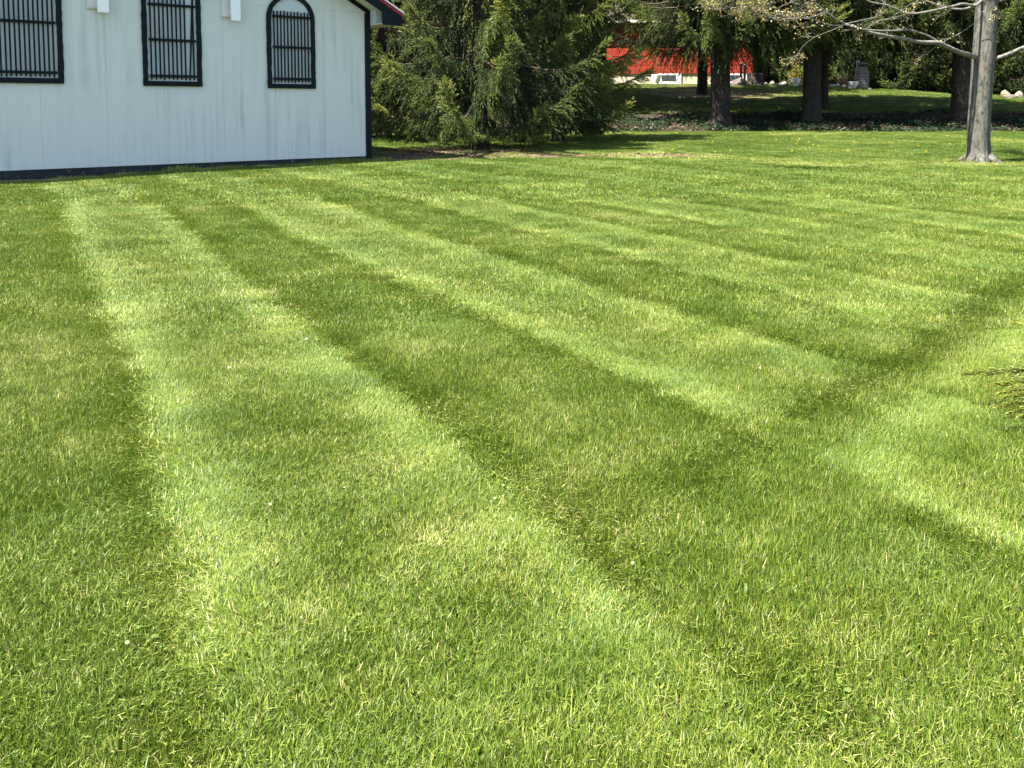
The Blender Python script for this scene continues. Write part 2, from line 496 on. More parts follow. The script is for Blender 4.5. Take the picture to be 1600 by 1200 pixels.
# roof: soffit, fascia, red edge, pale roof edge, slabs
OV, OE = 0.60, 0.60
for sgn in (0, 1):
    mir = (lambda P: [(LEN - p, z) for p, z in P][::-1]) if sgn else (lambda P: P)
    ln = lambda dz, s: EAVE + SLOPE * s + dz
    mb = MB(); mb.prism(mir([(-0.60, ln(.118, -.6)), (HALF, ln(.118, HALF)), (HALF, ln(.158, HALF)), (-0.60, ln(.158, -.6))]), -0.2, OV - .022)
    mb.build('rake_soffit', M['soffit'], bld)
    mb = MB(); mb.prism(mir([(-0.60, 3.235), (-0.06, 3.245), (-.05, ln(.03, -.05)), (HALF, ln(.06, HALF)), (HALF, ln(.245, HALF)), (-0.61, ln(.245, -.61)), (-.61, 3.34)]), OV - .02, OV + .012)
    mb.build('rake_fascia', M['trim'], bld)
    mb = MB(); mb.prism(mir([(-0.625, ln(.249, -.625)), (HALF, ln(.249, HALF)), (HALF, ln(.335, HALF)), (-0.625, ln(.335, -.625))]), OV - .06, OV + .03)
    mb.build('roof_edge_band', M['red_edge'], bld)
    mb = MB(); mb.prism(mir([(-0.66, ln(.339, -.66)), (HALF, ln(.339, HALF)), (HALF, ln(.372, HALF)), (-0.66, ln(.372, -.66))]), OV - .10, OV + .045)
    mb.build('drip_edge', M['roof_edge'], bld)
    mb = MB(); mb.prism(mir([(-0.66, ln(.16, -.66)), (HALF, ln(.16, HALF)), (HALF, ln(.37, HALF)), (-0.66, ln(.37, -.66))]), -DEEP - .5, OV - .102)
    mb.build('roof', M['roof'], bld)
    x0, x1 = (-0.59, -0.058) if not sgn else (LEN + .058, LEN + .59)
    mb = MB(); mb.prism(mir([(-0.57, 3.285), (-0.058, 3.285), (-.058, ln(.116, -.058)), (-0.57, ln(.116, -.57))]), -DEEP, .30); mb.build('eave_box', M['pane'], bld)
    mb = MB(); mb.box(x0 - .002, x1 + .002, -DEEP, OV - .022, 3.262, 3.282); mb.build('eave_soffit', M['soffit'], bld)
mb = MB()
cab = [(-0.04, 0.045, 3.86 - .2)] + [(-0.07 - 0.06 * math.sin(t * 3.1), 0.05 + .02 * t, 3.64 - 0.36 * t) for t in np.linspace(0, 1, 7)]
mb.tube(cab, [0.008] * len(cab), 5); mb.build('cable', M['cable'], bld)


def window(cx, w, zb, spring, arch, nbars, bar_z, cross, bent=False):
    """barred dummy window: frame with round head, backing board, upright bars and three flat cross bars"""
    fr_o, fr_i = w / 2, w / 2 - 0.098
    fo, fi = [], []
    N = 9
    steps = 22
    def out(r, dz, rough):
        P = []
        for i in range(steps + 1):
            P.append((-r, zb + dz + (spring - zb - dz) * i / steps))
        for i in range(1, N * 2):
            t = math.pi * (1 - i / (N * 2))
            P.append((r * math.cos(t), spring + (arch - (w / 2 - r)) * math.sin(t)))
        for i in range(steps + 1):
            P.append((r, spring - (spring - zb - dz) * i / steps))
        return [(cx + x + random.uniform(-rough, rough), z) for x, z in P]
    fo, fi = out(fr_o, 0, .007), out(fr_i, 0.105, .007)
    n = len(fo)
    mb = MB()
    y0, y1 = 0.0025, 0.048
    P = [(x, y0, z) for x, z in fo] + [(x, y1, z) for x, z in fo] + [(x, y0, z) for x, z in fi] + [(x, y1, z) for x, z in fi]
    F = []
    for i in range(n):
        j = (i + 1) % n
        F += [(i, j, n + j, n + i), (2 * n + j, 2 * n + i, 3 * n + i, 3 * n + j), (n + i, n + j, 3 * n + j, 3 * n + i)]
    mb.add(P, F)
    win = mb.build('window', M['trim'], bld)
    pane_poly = [(cx + (x - cx) * .995, z if i else z) for i, (x, z) in enumerate(fi)]
    mb = MB(); mb.prism(pane_poly, 0.0022, 0.006); mb.build('pane', M['pane'], win)
    bw = 0.014
    span = fr_i - 0.075
    for i in range(nbars):
        x = cx - span + 2 * span * i / (nbars - 1)
        dx = random.uniform(-.004, .004)
        lean = 0.0
        if bent and i == 1: lean = 0.10
        mb = MB()
        z0, z1 = bar_z[0] + random.uniform(-.012, .012), bar_z[1] + random.uniform(-.012, .012)
        mb.add([(x - bw + dx, .020, z0), (x + bw + dx, .020, z0), (x + bw - lean, .020, z1), (x - bw - lean, .020, z1),
                (x - bw + dx, .044, z0), (x + bw + dx, .044, z0), (x + bw - lean, .044, z1), (x - bw - lean, .044, z1)],
               [(0, 1, 2, 3), (7, 6, 5, 4), (1, 0, 4, 5), (2, 1, 5, 6), (3, 2, 6, 7), (0, 3, 7, 4)])
        mb.build('bar', M['trim'], win)
    for z in cross:
        mb = MB(); mb.box(cx - span - .05, cx + span + .05, .046, .058, z - .028, z + .028); mb.build('cross_bar', M['trim'], win)
    # spacers that carry the grille
    mb = MB()
    for z in cross:
        for x in (cx - span + .06, cx + span - .06): mb.box(x - .01, x + .01, .0065, .0455, z - .012, z + .012)
    mb.build('grille_spacer', M['trim'], win)['kind'] = 'stuff'


window(2.04, 1.19, 1.70, 3.30, 0.56, 11, (1.83, 3.46), (1.918, 2.64, 3.335))
window(4.757, 1.235, 1.715, 3.75, 0.60, 11, (1.85, 3.9), (1.925, 2.68, 3.41), bent=True)
window(7.52, 1.26, 1.735, 4.05, 0.62, 12, (1.86, 4.3), (1.945, 2.91, 3.85))
window(10.28, 1.235, 1.715, 3.75, 0.60, 11, (1.85, 3.9), (1.925, 2.68, 3.41))
window(13.0, 1.19, 1.70, 3.30, 0.56, 11, (1.83, 3.46), (1.918, 2.64, 3.335))


def wall_lamp(s, label):
    p = WC + WA * s
    t = empty('wall_lamp', (p[0], p[1], 3.16), math.atan2(WA[1], WA[0]))
    tag(t, label, 'wall lamp', 'white wall lamps between the barred windows')
    mb = MB(); mb.box(-.06, .27, .003, .035, 0.07, 0.75); mb.box(-.045, .255, .035, .06, .09, .73); mb.build('back_plate', M['plate'], t)
    for zq in (.16, .56):
        mb = MB(); mb.box(.03, .09, .06, .155, zq, zq + .06); mb.build('bracket', M['plate'], t)
    mb = MB(); mb.box(-.105, .105, .155, .205, 0.0, 0.80); mb.build('shade', M['white'], t)


wall_lamp(6.16, 'white slab wall lamp between the cut off window and the middle window')
wall_lamp(3.42, 'white slab wall lamp beside the arched window nearest the dark corner board')

# ------------------------------------------------------------------ grass
def bands(c2):
    return np.interp(c2, [-2.75, -2.45, -2.2, -1.9, -1.78, -1.68, -1.45, -1.15, -.75, -.4, 0, 1.2, 2, 3],
                     [-.2, -.5, -.8, -.75, -.3, .5, .35, -.35, -.5, .1, .4, .2, -.4, .2])


def lean_field(X, Y):
    wob = 0.05 * np.sin(X * 1.7 + Y * .6) + 0.05 * np.sin(Y * .8 + 1.0)
    c = X + 0.54 * Y + wob
    q = (c - 0.40) / 1.185
    i = np.floor(q); u = q - i
    sgn = np.where(i.astype(int) % 2 == 0, 1.0, -1.0)
    e1, e2 = np.minimum(u, 1 - u), np.where(sgn > 0, .165, .12)
    prof = 0.05 + 0.95 * np.exp(-(e1 / e2) ** 1.2)
    st = sgn * prof
    c2 = X - 0.907 * Y + wob
    c2 = c2 + 0.05 * np.sin(Y * 1.7 + X) + .06 * vnoise(X, Y, 3.5, 55)
    far = np.clip((Y - 2.5) / 1.3, 0, 1)                  # the crossing pass fades towards the viewer
    w = np.clip((c2 + 2.42) / .22, 0, 1) * (.35 + .45 * far)
    band = np.interp(c2, [-2.6, -2.42, -2.2, -2.0, -1.86, -1.7, -1.5, -1.1, -.6, 0, 1, 2], [0, -.35, -.68, -.55, 0, .5, .35, -.2, -.25, .25, .2, -.2])
    L = st * (1 - w) + band * w
    fade = np.interp(Y, [0, 2, 3.2, 14, 21, 28, 36], [0.7, .9, 1.1, 1.15, 1.05, .5, .2])
    ang = np.where((w > 0.5) & (np.abs(band) > .3), math.atan2(.74, .67), math.atan2(.88, -.475))
    return L * fade, ang


def blade_patch(name, R, n, width, length, lean, seed):
    g = np.random.default_rng(seed)
    r = R * np.sqrt(g.random(n)) * (0.75 + .5 * g.random(n)); th = g.random(n) * 2 * np.pi
    bx, by = r * np.cos(th), r * np.sin(th)
    L = length * (0.45 + 0.75 * g.random(n)); W = width * (0.6 + .8 * g.random(n))
    tilt = np.radians(14 + lean * 40 + g.normal(0, 19, n)); tilt = np.clip(np.abs(tilt), 0.02, 1.4)
    az = g.normal(0, 1, n) * (0.55 + 2.2 * (1 - lean) ** 2)
    dx, dy = np.cos(az), np.sin(az)
    flat = g.random(n) * np.pi
    mixf = 0.65 * lean + .2
    # blade faces: partly across the lean direction, partly random
    wx = -dy * mixf + np.cos(flat) * (1 - mixf); wy = dx * mixf + np.sin(flat) * (1 - mixf)
    nn = np.hypot(wx, wy) + 1e-6; wx, wy = wx / nn, wy / nn
    t1 = tilt * .75; t2 = np.clip(tilt * 1.35 + .12, 0, 1.5)
    thatch = g.random(n) < .028                      # dry clippings lying between the blades
    t1 = np.where(thatch, 1.35, t1); t2 = np.where(thatch, 1.5, t2)
    az2 = g.uniform(0, 6.28, n); dx = np.where(thatch, np.cos(az2), dx); dy = np.where(thatch, np.sin(az2), dy)
    L = np.where(thatch, L * .7, L)
    p0 = np.stack([bx, by, np.where(thatch, .006 + .3 * length * g.random(n), -0.006)], 1)
    p1 = p0 + np.stack([dx * np.sin(t1), dy * np.sin(t1), np.cos(t1)], 1) * (L * .5)[:, None]
    p2 = p1 + np.stack([dx * np.sin(t2), dy * np.sin(t2), np.cos(t2)], 1) * (L * .5)[:, None]
    w = np.stack([wx, wy, np.zeros(n)], 1) * (W / 2)[:, None]
    V = np.stack([p0 - w, p0 + w, p1 - w * .85, p1 + w * .85, p2 - w * .12, p2 + w * .12], 1).reshape(-1, 3)
    b = np.arange(n)[:, None] * 6
    Q = np.concatenate([b + np.array([[0, 1, 3, 2]]), b + np.array([[2, 3, 5, 4]])])
    tint = np.clip(g.beta(1.6, 2.6, n) * 0.90, 0, 1)
    tint = np.where(g.random(n) < 0.03, 1.0, tint)
    tint = np.where(thatch, .55 + .3 * g.random(n), tint)
    tint = np.where(g.random(n) < .18, -.2, tint)
    me = np_mesh(name, V, [Q], [M['grass']], attrs=dict(tint=np.repeat(tint, 6)))
    return bpy.data.objects.new(name, me)       # never linked: only its geometry is scattered


def scatter(name, P, rot, scl, vid, protos, extra):
    me = bpy.data.meshes.new(name)
    me.vertices.add(len(P)); me.vertices.foreach_set('co', np.asarray(P, np.float32).ravel())
    for nm, typ, arr, key in (('rot', 'FLOAT_VECTOR', rot, 'vector'), ('scl', 'FLOAT_VECTOR', scl, 'vector'), ('vid', 'INT', vid, 'value')):
        a = me.attributes.new(nm, typ, 'POINT'); a.data.foreach_set(key, np.asarray(arr, np.int32 if typ == 'INT' else np.float32).ravel())
    for nm, arr in extra.items():
        a = me.attributes.new(nm, 'FLOAT', 'POINT'); a.data.foreach_set('value', np.asarray(arr, np.float32))
    for m in protos[0].data.materials: me.materials.append(m)
    o = link(bpy.data.objects.new(name, me))
    ng = bpy.data.node_groups.new(name, 'GeometryNodeTree')
    ng.interface.new_socket('Geometry', in_out='INPUT', socket_type='NodeSocketGeometry')
    ng.interface.new_socket('Geometry', in_out='OUTPUT', socket_type='NodeSocketGeometry')
    N, L = ng.nodes, ng.links
    gi, go = N.new('NodeGroupInput'), N.new('NodeGroupOutput')
    def named(nm, typ):
        x = N.new('GeometryNodeInputNamedAttribute'); x.data_type = typ; x.inputs[0].default_value = nm
        return x.outputs[0]
    r_, s_, v_ = named('rot', 'FLOAT_VECTOR'), named('scl', 'FLOAT_VECTOR'), named('vid', 'INT')
    join = N.new('GeometryNodeJoinGeometry')
    for i, p in enumerate(protos):
        oi = N.new('GeometryNodeObjectInfo'); oi.inputs['Object'].default_value = p
        if 'As Instance' in oi.inputs: oi.inputs['As Instance'].default_value = False
        cmp_ = N.new('FunctionNodeCompare'); cmp_.data_type = 'INT'; cmp_.operation = 'EQUAL'
        ia = [x for x in cmp_.inputs if x.type == 'INT']
        L.new(v_, ia[0]); ia[1].default_value = i
        io = N.new('GeometryNodeInstanceOnPoints')
        L.new(gi.outputs[0], io.inputs['Points']); L.new(cmp_.outputs[0], io.inputs['Selection'])
        L.new(oi.outputs['Geometry'], io.inputs['Instance']); L.new(r_, io.inputs['Rotation']); L.new(s_, io.inputs['Scale'])
        L.new(io.outputs[0], join.inputs[0])
    L.new(join.outputs[0], go.inputs[0])
    md = o.modifiers.new('scatter', 'NODES'); md.node_group = ng
    return o


LEANS = [0.05, 0.3, 0.6, 1.0]
NV = 3


def in_building(X, Y, m=0.0):
    s = (X - WC[0]) * WA[0] + (Y - WC[1]) * WA[1]; o = (X - WC[0]) * WN[0] + (Y - WC[1]) * WN[1]
    return (s > -0.15 - m) & (s < LEN + .2) & (o < 0.13 + m) & (o > -DEEP - .2)


def vnoise(X, Y, f, seed):
    g = np.random.default_rng(seed); a = g.uniform(0, 6.28, 8); d = g.uniform(0, 6.28, 8); fr = f * g.uniform(.5, 1.6, 8)
    return sum(np.sin((X * np.cos(q) + Y * np.sin(q)) * w + p) for q, p, w in zip(d, a, fr)) / 4


def lawn(name, y0, y1, step, R, n, width, length, seed, label, xlo=-15, xhi=26, keep=None, dens=1.0):
    g = np.random.default_rng(seed)
    X, Y = np.meshgrid(np.arange(xlo, xhi, step), np.arange(y0 - .6, y1 + .8, step))
    X = X.ravel() + g.uniform(-.5, .5, X.size) * step * 1.1; Y = Y.ravel() + g.uniform(-.5, .5, Y.size) * step * 1.1
    j = g.uniform(-.5, .5, X.size) * min(.12 * y0 + .1, 1.2)
    ok = (Y > y0 + (j if y0 > 2 else 0)) & (Y < y1 + g.uniform(-.5, .5, X.size) * min(.12 * y1, .8)) & (np.abs(X) < .64 * Y + 1.2) & ~in_building(X, Y)
    sz = soil_zone(X, Y)
    ok &= g.random(X.size) > sz * .93
    ok &= bed_zone(X, Y) < .5
    ok &= (np.hypot(X - 10.6, Y - 20.3) > 0.42)
    if keep is not None: ok &= keep(X, Y)
    X, Y, sz = X[ok], Y[ok], sz[ok]
    L, ang = lean_field(X + g.normal(0, .025, len(X)), Y)
    amp = np.interp(Y, [4, 12], [.8, .25])
    L = L * (1 + .45 * amp * vnoise(X, Y, 1.6, 41)) + .18 * amp * vnoise(X, Y, 2.6, 42) + g.normal(0, .10, len(X))
    lev = np.argmin(np.abs(np.abs(L)[:, None] - np.array(LEANS)[None]), 1)
    vid = lev * NV + g.integers(0, NV, len(X))
    yaw = ang + np.where(L < 0, np.pi, 0) + g.normal(0, .3, len(X)) + .55 * vnoise(X, Y, 6.5, 81) * np.interp(Y, [3, 9], [1, .4])
    yaw = np.where(lev == 0, g.uniform(0, 6.28, len(X)), yaw)
    hz = 0.95 + .20 * vnoise(X, Y, 2.2, 3) + .24 * vnoise(X, Y, 9, 4) + g.normal(0, .10, len(X))
    hz = np.clip(hz, .55, 1.6)
    ow = (X - WC[0]) * WN[0] + (Y - WC[1]) * WN[1]
    hz = hz * (1 + (1.1 + .5 * vnoise(X, Y, 6, 17)) * np.exp(-((ow - .1) / .22) ** 2) * (X < WC[0] + .3)) * (1 + .9 * np.exp(-((np.hypot(X - 10.6, Y - 20.3) - .5) / .25) ** 2))
    sc = np.stack([np.ones_like(hz), np.ones_like(hz), hz], 1) * g.uniform(.9, 1.12, len(X))[:, None]
    o_ = (X - WC[0]) * WN[0] + (Y - WC[1]) * WN[1]; s_ = (X - WC[0]) * WA[0] + (Y - WC[1]) * WA[1]
    dry = 0.75 * np.exp(-(o_ / .55) ** 2) * (s_ > 2.5) + .35 * np.exp(-(o_ / .5) ** 2) + .45 * sz
    dry = dry + .16 * vnoise(X, Y, 5.5, 83) + .14 * vnoise(X, Y, 15, 84)
    dry = dry + np.interp(Y, [10, 16, 22, 30], [0, -.08, -.27, -.28]) + np.interp(Y, [12, 20], [0, .62]) * np.clip(vnoise(X, Y, .9, 61) + .25 * vnoise(X, Y, 3, 62), -.3, 1) + np.clip(vnoise(X, Y, 1.9, 8) - .75, 0, 1) * .9 + g.normal(0, .06, len(X))
    protos = [blade_patch('%s blades %02d' % (name, a * NV + b), R, n, width, length, LEANS[a], seed * 100 + a * 10 + b) for a in range(len(LEANS)) for b in range(NV)]
    P = np.stack([X, Y, tz(X, Y)], 1)
    o = scatter(name, P, np.stack([0 * yaw, 0 * yaw, yaw], 1), sc, vid, protos, dict(dry=dry))
    return tag(o, label, 'grass', kind='stuff')


lawn('near_lawn_grass', 1.0, 5.2, 0.05, 0.068, 235, 0.0026, 0.037, 1, 'close cut green grass blades nearest the viewer')
lawn('middle_lawn_grass', 5.2, 12.0, 0.105, 0.13, 270, 0.0038, 0.039, 2, 'mown grass with pale and dark stripes across the middle lawn')
lawn('far_lawn_grass', 12.0, 36.4, 0.25, 0.28, 320, 0.0085, 0.048, 3, 'striped mown grass running up to the building and spruces')
lawn('upper_lawn_grass', 42.3, 66.0, 0.6, 0.6, 320, 0.018, 0.045, 4, 'short grass on the raised lawn beyond the dark planted bank', xlo=-6, xhi=42)


# broad leaved weeds low in the near turf
def weed_patch(name, R, n, size, seed):
    g = np.random.default_rng(seed)
    r = R * np.sqrt(g.random(n)); th = g.random(n) * 6.28
    c = np.stack([r * np.cos(th), r * np.sin(th), g.uniform(.010, .028, n)], 1)
    a = g.random(n) * 6.28; tl_ = g.normal(0, .4, n)
    u = np.stack([np.cos(a), np.sin(a), .4 * tl_], 1); v = np.stack([-np.sin(a), np.cos(a), .4 * g.normal(0, 1, n)], 1)
    s = (size * g.uniform(.6, 1.4, n))[:, None]
    V = np.stack([c - u * s, c - u * s * .3 + v * s * .5, c + u * s * .5 + v * s * .45, c + u * s, c + u * s * .5 - v * s * .45, c - u * s * .3 - v * s * .5], 1).reshape(-1, 3)
    b = np.arange(n)[:, None] * 6
    me = np_mesh(name, V, [np.concatenate([b + np.array([[0, 1, 2, 3]]), b + np.array([[0, 3, 4, 5]])])], [M['grass']], attrs=dict(tint=np.repeat(np.clip(g.normal(.12, .15, n), -.2, .5), 6)))
    return bpy.data.objects.new(name, me)


g = np.random.default_rng(404)
n = 5200
X = g.uniform(-7, 7, n); Y = 1.2 + 8.5 * g.random(n) ** 1.3
k = (np.abs(X) < .64 * Y + 1) & (vnoise(X, Y, 3.2, 71) + .9 * vnoise(X, Y, 9, 72) > .55) & (g.random(n) < .6)
X, Y = X[k], Y[k]
scw = g.uniform(.6, 1.3, len(X))
tag(scatter('clover_weeds', np.stack([X, Y, tz(X, Y)], 1), np.stack([0 * X, 0 * X, g.uniform(0, 6.28, len(X))], 1), np.stack([scw, scw, scw], 1), g.integers(0, 3, len(X)),
            [weed_patch('weed patch %d' % q, .09, 30, .0048, 900 + q) for q in range(3)], dict(dry=g.uniform(-.2, .1, len(X)))),
    'small broad leaved weeds mixed into the near turf', 'weeds', kind='stuff')

# ------------------------------------------------------------------ spruces
def needles_from_twigs(P, A, Ln, T, K, nl, nw, g):
    """bottle-brush twigs: K needle tufts round each axis, sweeping forward, shorter towards the tip"""
    n = len(P)
    A = A / (np.linalg.norm(A, axis=1, keepdims=True) + 1e-9)
    ref = np.where(np.abs(A[:, 2:3]) > .9, np.array([[1., 0, 0]]), np.array([[0, 0, 1.]]))
    B = np.cross(A, ref); B /= np.linalg.norm(B, axis=1, keepdims=True) + 1e-9
    C = np.cross(A, B)
    t = (np.arange(K)[None] + g.random((n, K))) / K
    ph = np.arange(K)[None] * 2.4 + g.random((n, 1)) * 6.28 + g.normal(0, .3, (n, K))
    perp = B[:, None] * np.cos(ph)[..., None] + C[:, None] * np.sin(ph)[..., None]
    base = P[:, None] + A[:, None] * (t * Ln[:, None])[..., None]
    d = perp * .55 + A[:, None] * .84
    wv = np.cross(d, A[:, None] + 0 * perp); wv /= np.linalg.norm(wv, axis=2, keepdims=True) + 1e-9
    s = (nl * (1.1 - .45 * t) * g.uniform(.85, 1.15, (n, K)))[..., None]
    V = np.stack([base - wv * nw, base + wv * nw, base + d * s], 2).reshape(-1, 3)
    tt = np.repeat(np.clip(T[:, None] + g.normal(0, .04, (n, K)) + .22 * (t - .4), 0, 1).ravel(), 3)
    return V, tt


def spruce_crown(seed, H, R, zmin, droop, hi_z, K=13, step_w=0.36, nl=.026, nw=.0042, dens=1.0, dead=.04, tk=1.0, curtain=1.0, nbr=(5, 7), zfloor=.18, dark=0.0, lvar=(.6, 1.12)):
    """whorls of drooping limbs that turn up at the tip; branchlets hang from them like curtains, every one a row of needle brushes"""
    g = np.random.default_rng(seed)
    tp, ta, tl, tt, fine = [], [], [], [], []
    wood = MB()
    nrm = lambda v: v / (np.linalg.norm(v) + 1e-9)
    z = zmin
    while z < H - .4:
        hi = z > hi_z
        f = (z - zmin) / (H - zmin)
        nb = int(g.integers(nbr[0], nbr[1] + 1)) if not hi else 6
        a0 = g.uniform(0, 6.283)
        for b in range(nb):
            az = a0 + 6.283 * (b + g.uniform(-.3, .3)) / nb
            L = R * (1 - f) ** .85 * g.uniform(*lvar) + .3
            zz = z + g.uniform(-.15, .15)
            dh = np.array([math.cos(az), math.sin(az)])
            side = np.array([-dh[1], dh[0], 0])
            dr = droop * g.uniform(.6, 1.3) * (1 - .6 * f)
            m = 9
            t = np.linspace(0, 1, m)
            out = L * (t - .06 * t ** 3)
            zz_ = zz + L * (-dr * t ** 1.15 + (dr * .8 + .12) * t ** 3.0)
            bend = L * .10 * g.normal() * t ** 2
            Q = np.stack([dh[0] * out + side[0] * bend, dh[1] * out + side[1] * bend, zz_], 1)
            Q[:, 2] = np.maximum(Q[:, 2], zfloor + .25 + .35 * g.random())
            st = 2 if hi else 1
            if not hi or b % 2 == 0:
                wood.tube(Q[::st], list(np.linspace(.009 + .007 * L, .004, len(Q[::st]))), 4, cap=False)
            limb_dead = g.random() < dead and not hi
            sp = (.10 if not hi else .30) / dens
            ns = max(3, int(L * .9 / sp))
            limb_t = g.normal(0, .09)
            for k in range(ns):
                u = min(.10 + .90 * (k + g.random() * .7) / ns, .995)
                fi = u * (m - 1); i0 = min(int(fi), m - 2); w = fi - i0
                p = Q[i0] * (1 - w) + Q[i0 + 1] * w
                tg = nrm(Q[i0 + 1] - Q[i0])
                sd = 1 if k % 2 else -1
                ls = (.22 + .62 * (1 - u) ** .5 * min(1, L / 2.2)) * g.uniform(.5, 1.3) * (1.3 if hi else 1) * curtain
                d0 = nrm(tg * (.55 + .6 * u) + side * sd * (.75 - .35 * u) * g.uniform(.4, 1.1) + np.array([0, 0, .25 - .2 * (1 - u)]))
                sag = g.uniform(.7, 1.5) * (1.55 - 1.25 * u)
                q = 4
                sv = np.linspace(0, 1, q + 1)
                Bp = p + d0 * (ls * sv * (1 - .35 * sv * (1 - u)))[:, None] + np.array([0, 0, -1.0]) * (sag * ls * sv ** 1.5)[:, None]
                Bp[:, 2] = np.maximum(Bp[:, 2], zfloor + .25 * g.random())
                tin = max(.13, .16 - dark + .54 * u ** 1.3 + limb_t + g.normal(0, .05))  # tint darkens towards the trunk, painting in the crown's inner shade
                if limb_dead and u < .75:
                    tin = .02 * g.random()
                    if g.random() < .4:
                        continue
                if hi:
                    for j in range(3):
                        tp.append(Bp[j]); ta.append(Bp[j + 1] - Bp[j] + g.normal(0, .12, 3)); tl.append(.5); tt.append(tin); fine.append(False)
                    continue
                # brushes along the branchlet itself ...
                for j in range(2):
                    e = Bp[2 * j + 2] - Bp[2 * j]
                    tp.append(Bp[2 * j]); ta.append(e); tl.append(np.linalg.norm(e) * 1.15); tt.append(tin + .08 * j); fine.append(True)
                # ... and side twigs that hang with it
                nt = max(2, int(ls / (.085 * tk)))
                for j in range(nt):
                    v = (j + .5 * g.random()) / nt
                    fj = v * q; j0 = min(int(fj), q - 1); wj = fj - j0
                    pp = Bp[j0] * (1 - wj) + Bp[j0 + 1] * wj
                    td = nrm(Bp[j0 + 1] - Bp[j0])
                    s2 = nrm(np.cross(td, np.array([0, 0, 1.]) + .5 * g.normal(0, 1, 3)))
                    a = td * .8 + s2 * ((.55 if j % 2 else -.55) * g.uniform(.6, 1.2)) + np.array([0, 0, -.55 + .75 * u])
                    tp.append(pp); ta.append(a); tl.append(g.uniform(.13, .27) * tk * (1.1 - .4 * v)); tt.append(tin + .10 * v); fine.append(True)
            # the limb's upturned tip, a fan of fingers
            for e in range(7):
                v = .40 * e / 6
                q0 = Q[-3] + (Q[-1] - Q[-3]) * (1 - v)
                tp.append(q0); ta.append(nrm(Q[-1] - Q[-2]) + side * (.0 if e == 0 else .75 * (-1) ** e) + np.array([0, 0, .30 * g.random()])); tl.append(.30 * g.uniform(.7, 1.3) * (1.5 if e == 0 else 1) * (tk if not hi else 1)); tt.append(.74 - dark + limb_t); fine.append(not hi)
        z += (step_w if not hi else .62) * g.uniform(.8, 1.2)
    P, A, Ln, T, Fi = np.array(tp), np.array(ta), np.array(tl), np.array(tt), np.array(fine)
    V1, t1 = needles_from_twigs(P[Fi], A[Fi], Ln[Fi], T[Fi], K, nl, nw, g)
    V2, t2 = needles_from_twigs(P[~Fi], A[~Fi], Ln[~Fi], T[~Fi], 7, .24, .07, g)
    V = np.concatenate([V1, V2]); tint = np.concatenate([t1, t2])
    nt = len(V) // 3
    wv = np.array(wood.v)
    F4 = np.array([f for f in wood.f if len(f) == 4], dtype=int).reshape(-1, 4) + len(V)
    F3 = np.array([f for f in wood.f if len(f) == 3], dtype=int).reshape(-1, 3) + len(V)
    tri = np.arange(len(V)).reshape(-1, 3)
    mi = np.concatenate([np.zeros(nt, int), np.ones(len(F4) + len(F3), int)])
    return np_mesh('spruce crown', np.concatenate([V, wv]), [tri, F4, F3], [M['needle'], M['wood']], mi, dict(tint=np.concatenate([tint, np.zeros(len(wv))])))


def spruce_trunk_mesh(H, r, seed):
    g = random.Random(seed)
    hs = [-.25, 0, .12, .3, .6, 1.0, 1.6, 2.4, 3.4, 4.6, 6, 8, 11, 14, 18, 23]
    hs = [h for h in hs if h < H] + [H]
    rad = [r * (1.45 if h < .05 else 1.25 if h < .2 else 1.1 if h < .5 else (1.0 - .93 * max(h, 0) / H)) for h in hs]
    path = [(0.02 * h * math.sin(seed), .015 * h * math.cos(seed * 2.1), h) for h in hs]
    mb = MB()
    ph = [g.uniform(0, 6) for _ in range(3)]
    fl = lambda t, i: 1 + .07 * math.sin(3 * t + ph[0]) + .05 * math.sin(5 * t + ph[1]) * (1.6 if i < 5 else .7) + .02 * math.sin(11 * t + ph[2] + i)
    mb.tube(path, rad, 18, flute=fl)
    return mb.mesh('spruce trunk', [M['spruce_bark']], True)


CROWN = {}
TRUNK = {}


def spruce(name, x, y, kind, trunk_r, H, label, cat='tree', group=None, rz=0.0, sc=1.0, dz=-.05):
    t = empty(name, (x, y, tzf(x, y) + dz), rz)
    t.scale = (sc, sc, sc)
    tag(t, label, cat, group)
    if kind not in CROWN:
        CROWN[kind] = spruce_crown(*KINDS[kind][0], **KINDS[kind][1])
    key = (round(trunk_r, 2), H)
    if key not in TRUNK: TRUNK[key] = spruce_trunk_mesh(H, trunk_r, len(TRUNK) + 3)
    link(bpy.data.objects.new('trunk', TRUNK[key]), t)
    link(bpy.data.objects.new('crown', CROWN[kind]), t)
    return t


KINDS = {  # seed, H, R, zmin, droop, hi_z; dark paints shade into needles, below zero sunlight
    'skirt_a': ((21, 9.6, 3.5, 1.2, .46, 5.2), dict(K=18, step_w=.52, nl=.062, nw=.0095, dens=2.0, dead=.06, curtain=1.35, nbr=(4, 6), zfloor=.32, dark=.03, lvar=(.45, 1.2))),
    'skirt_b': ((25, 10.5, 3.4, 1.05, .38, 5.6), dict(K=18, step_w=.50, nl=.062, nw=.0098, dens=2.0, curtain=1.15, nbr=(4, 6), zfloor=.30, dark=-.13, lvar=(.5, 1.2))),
    'raised': ((33, 30, 5.0, 4.1, .42, 7.2), dict(K=15, step_w=.40, nl=.078, nw=.0125, dens=1.35, tk=1.15, curtain=1.35)),
    'raised_more': ((37, 30, 4.8, 4.5, .42, 7.6), dict(K=15, step_w=.40, nl=.078, nw=.0125, dens=1.35, tk=1.15, curtain=1.35)),
    'high': ((35, 30, 4.6, 6.4, .5, 6.5), dict(K=9, step_w=.5, nl=.1, nw=.03, dens=.8)),
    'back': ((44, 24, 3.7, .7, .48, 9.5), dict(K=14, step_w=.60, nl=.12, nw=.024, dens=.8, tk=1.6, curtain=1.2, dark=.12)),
}
g1 = gnd(749, 237); g2 = at(872, 224, 29.6)
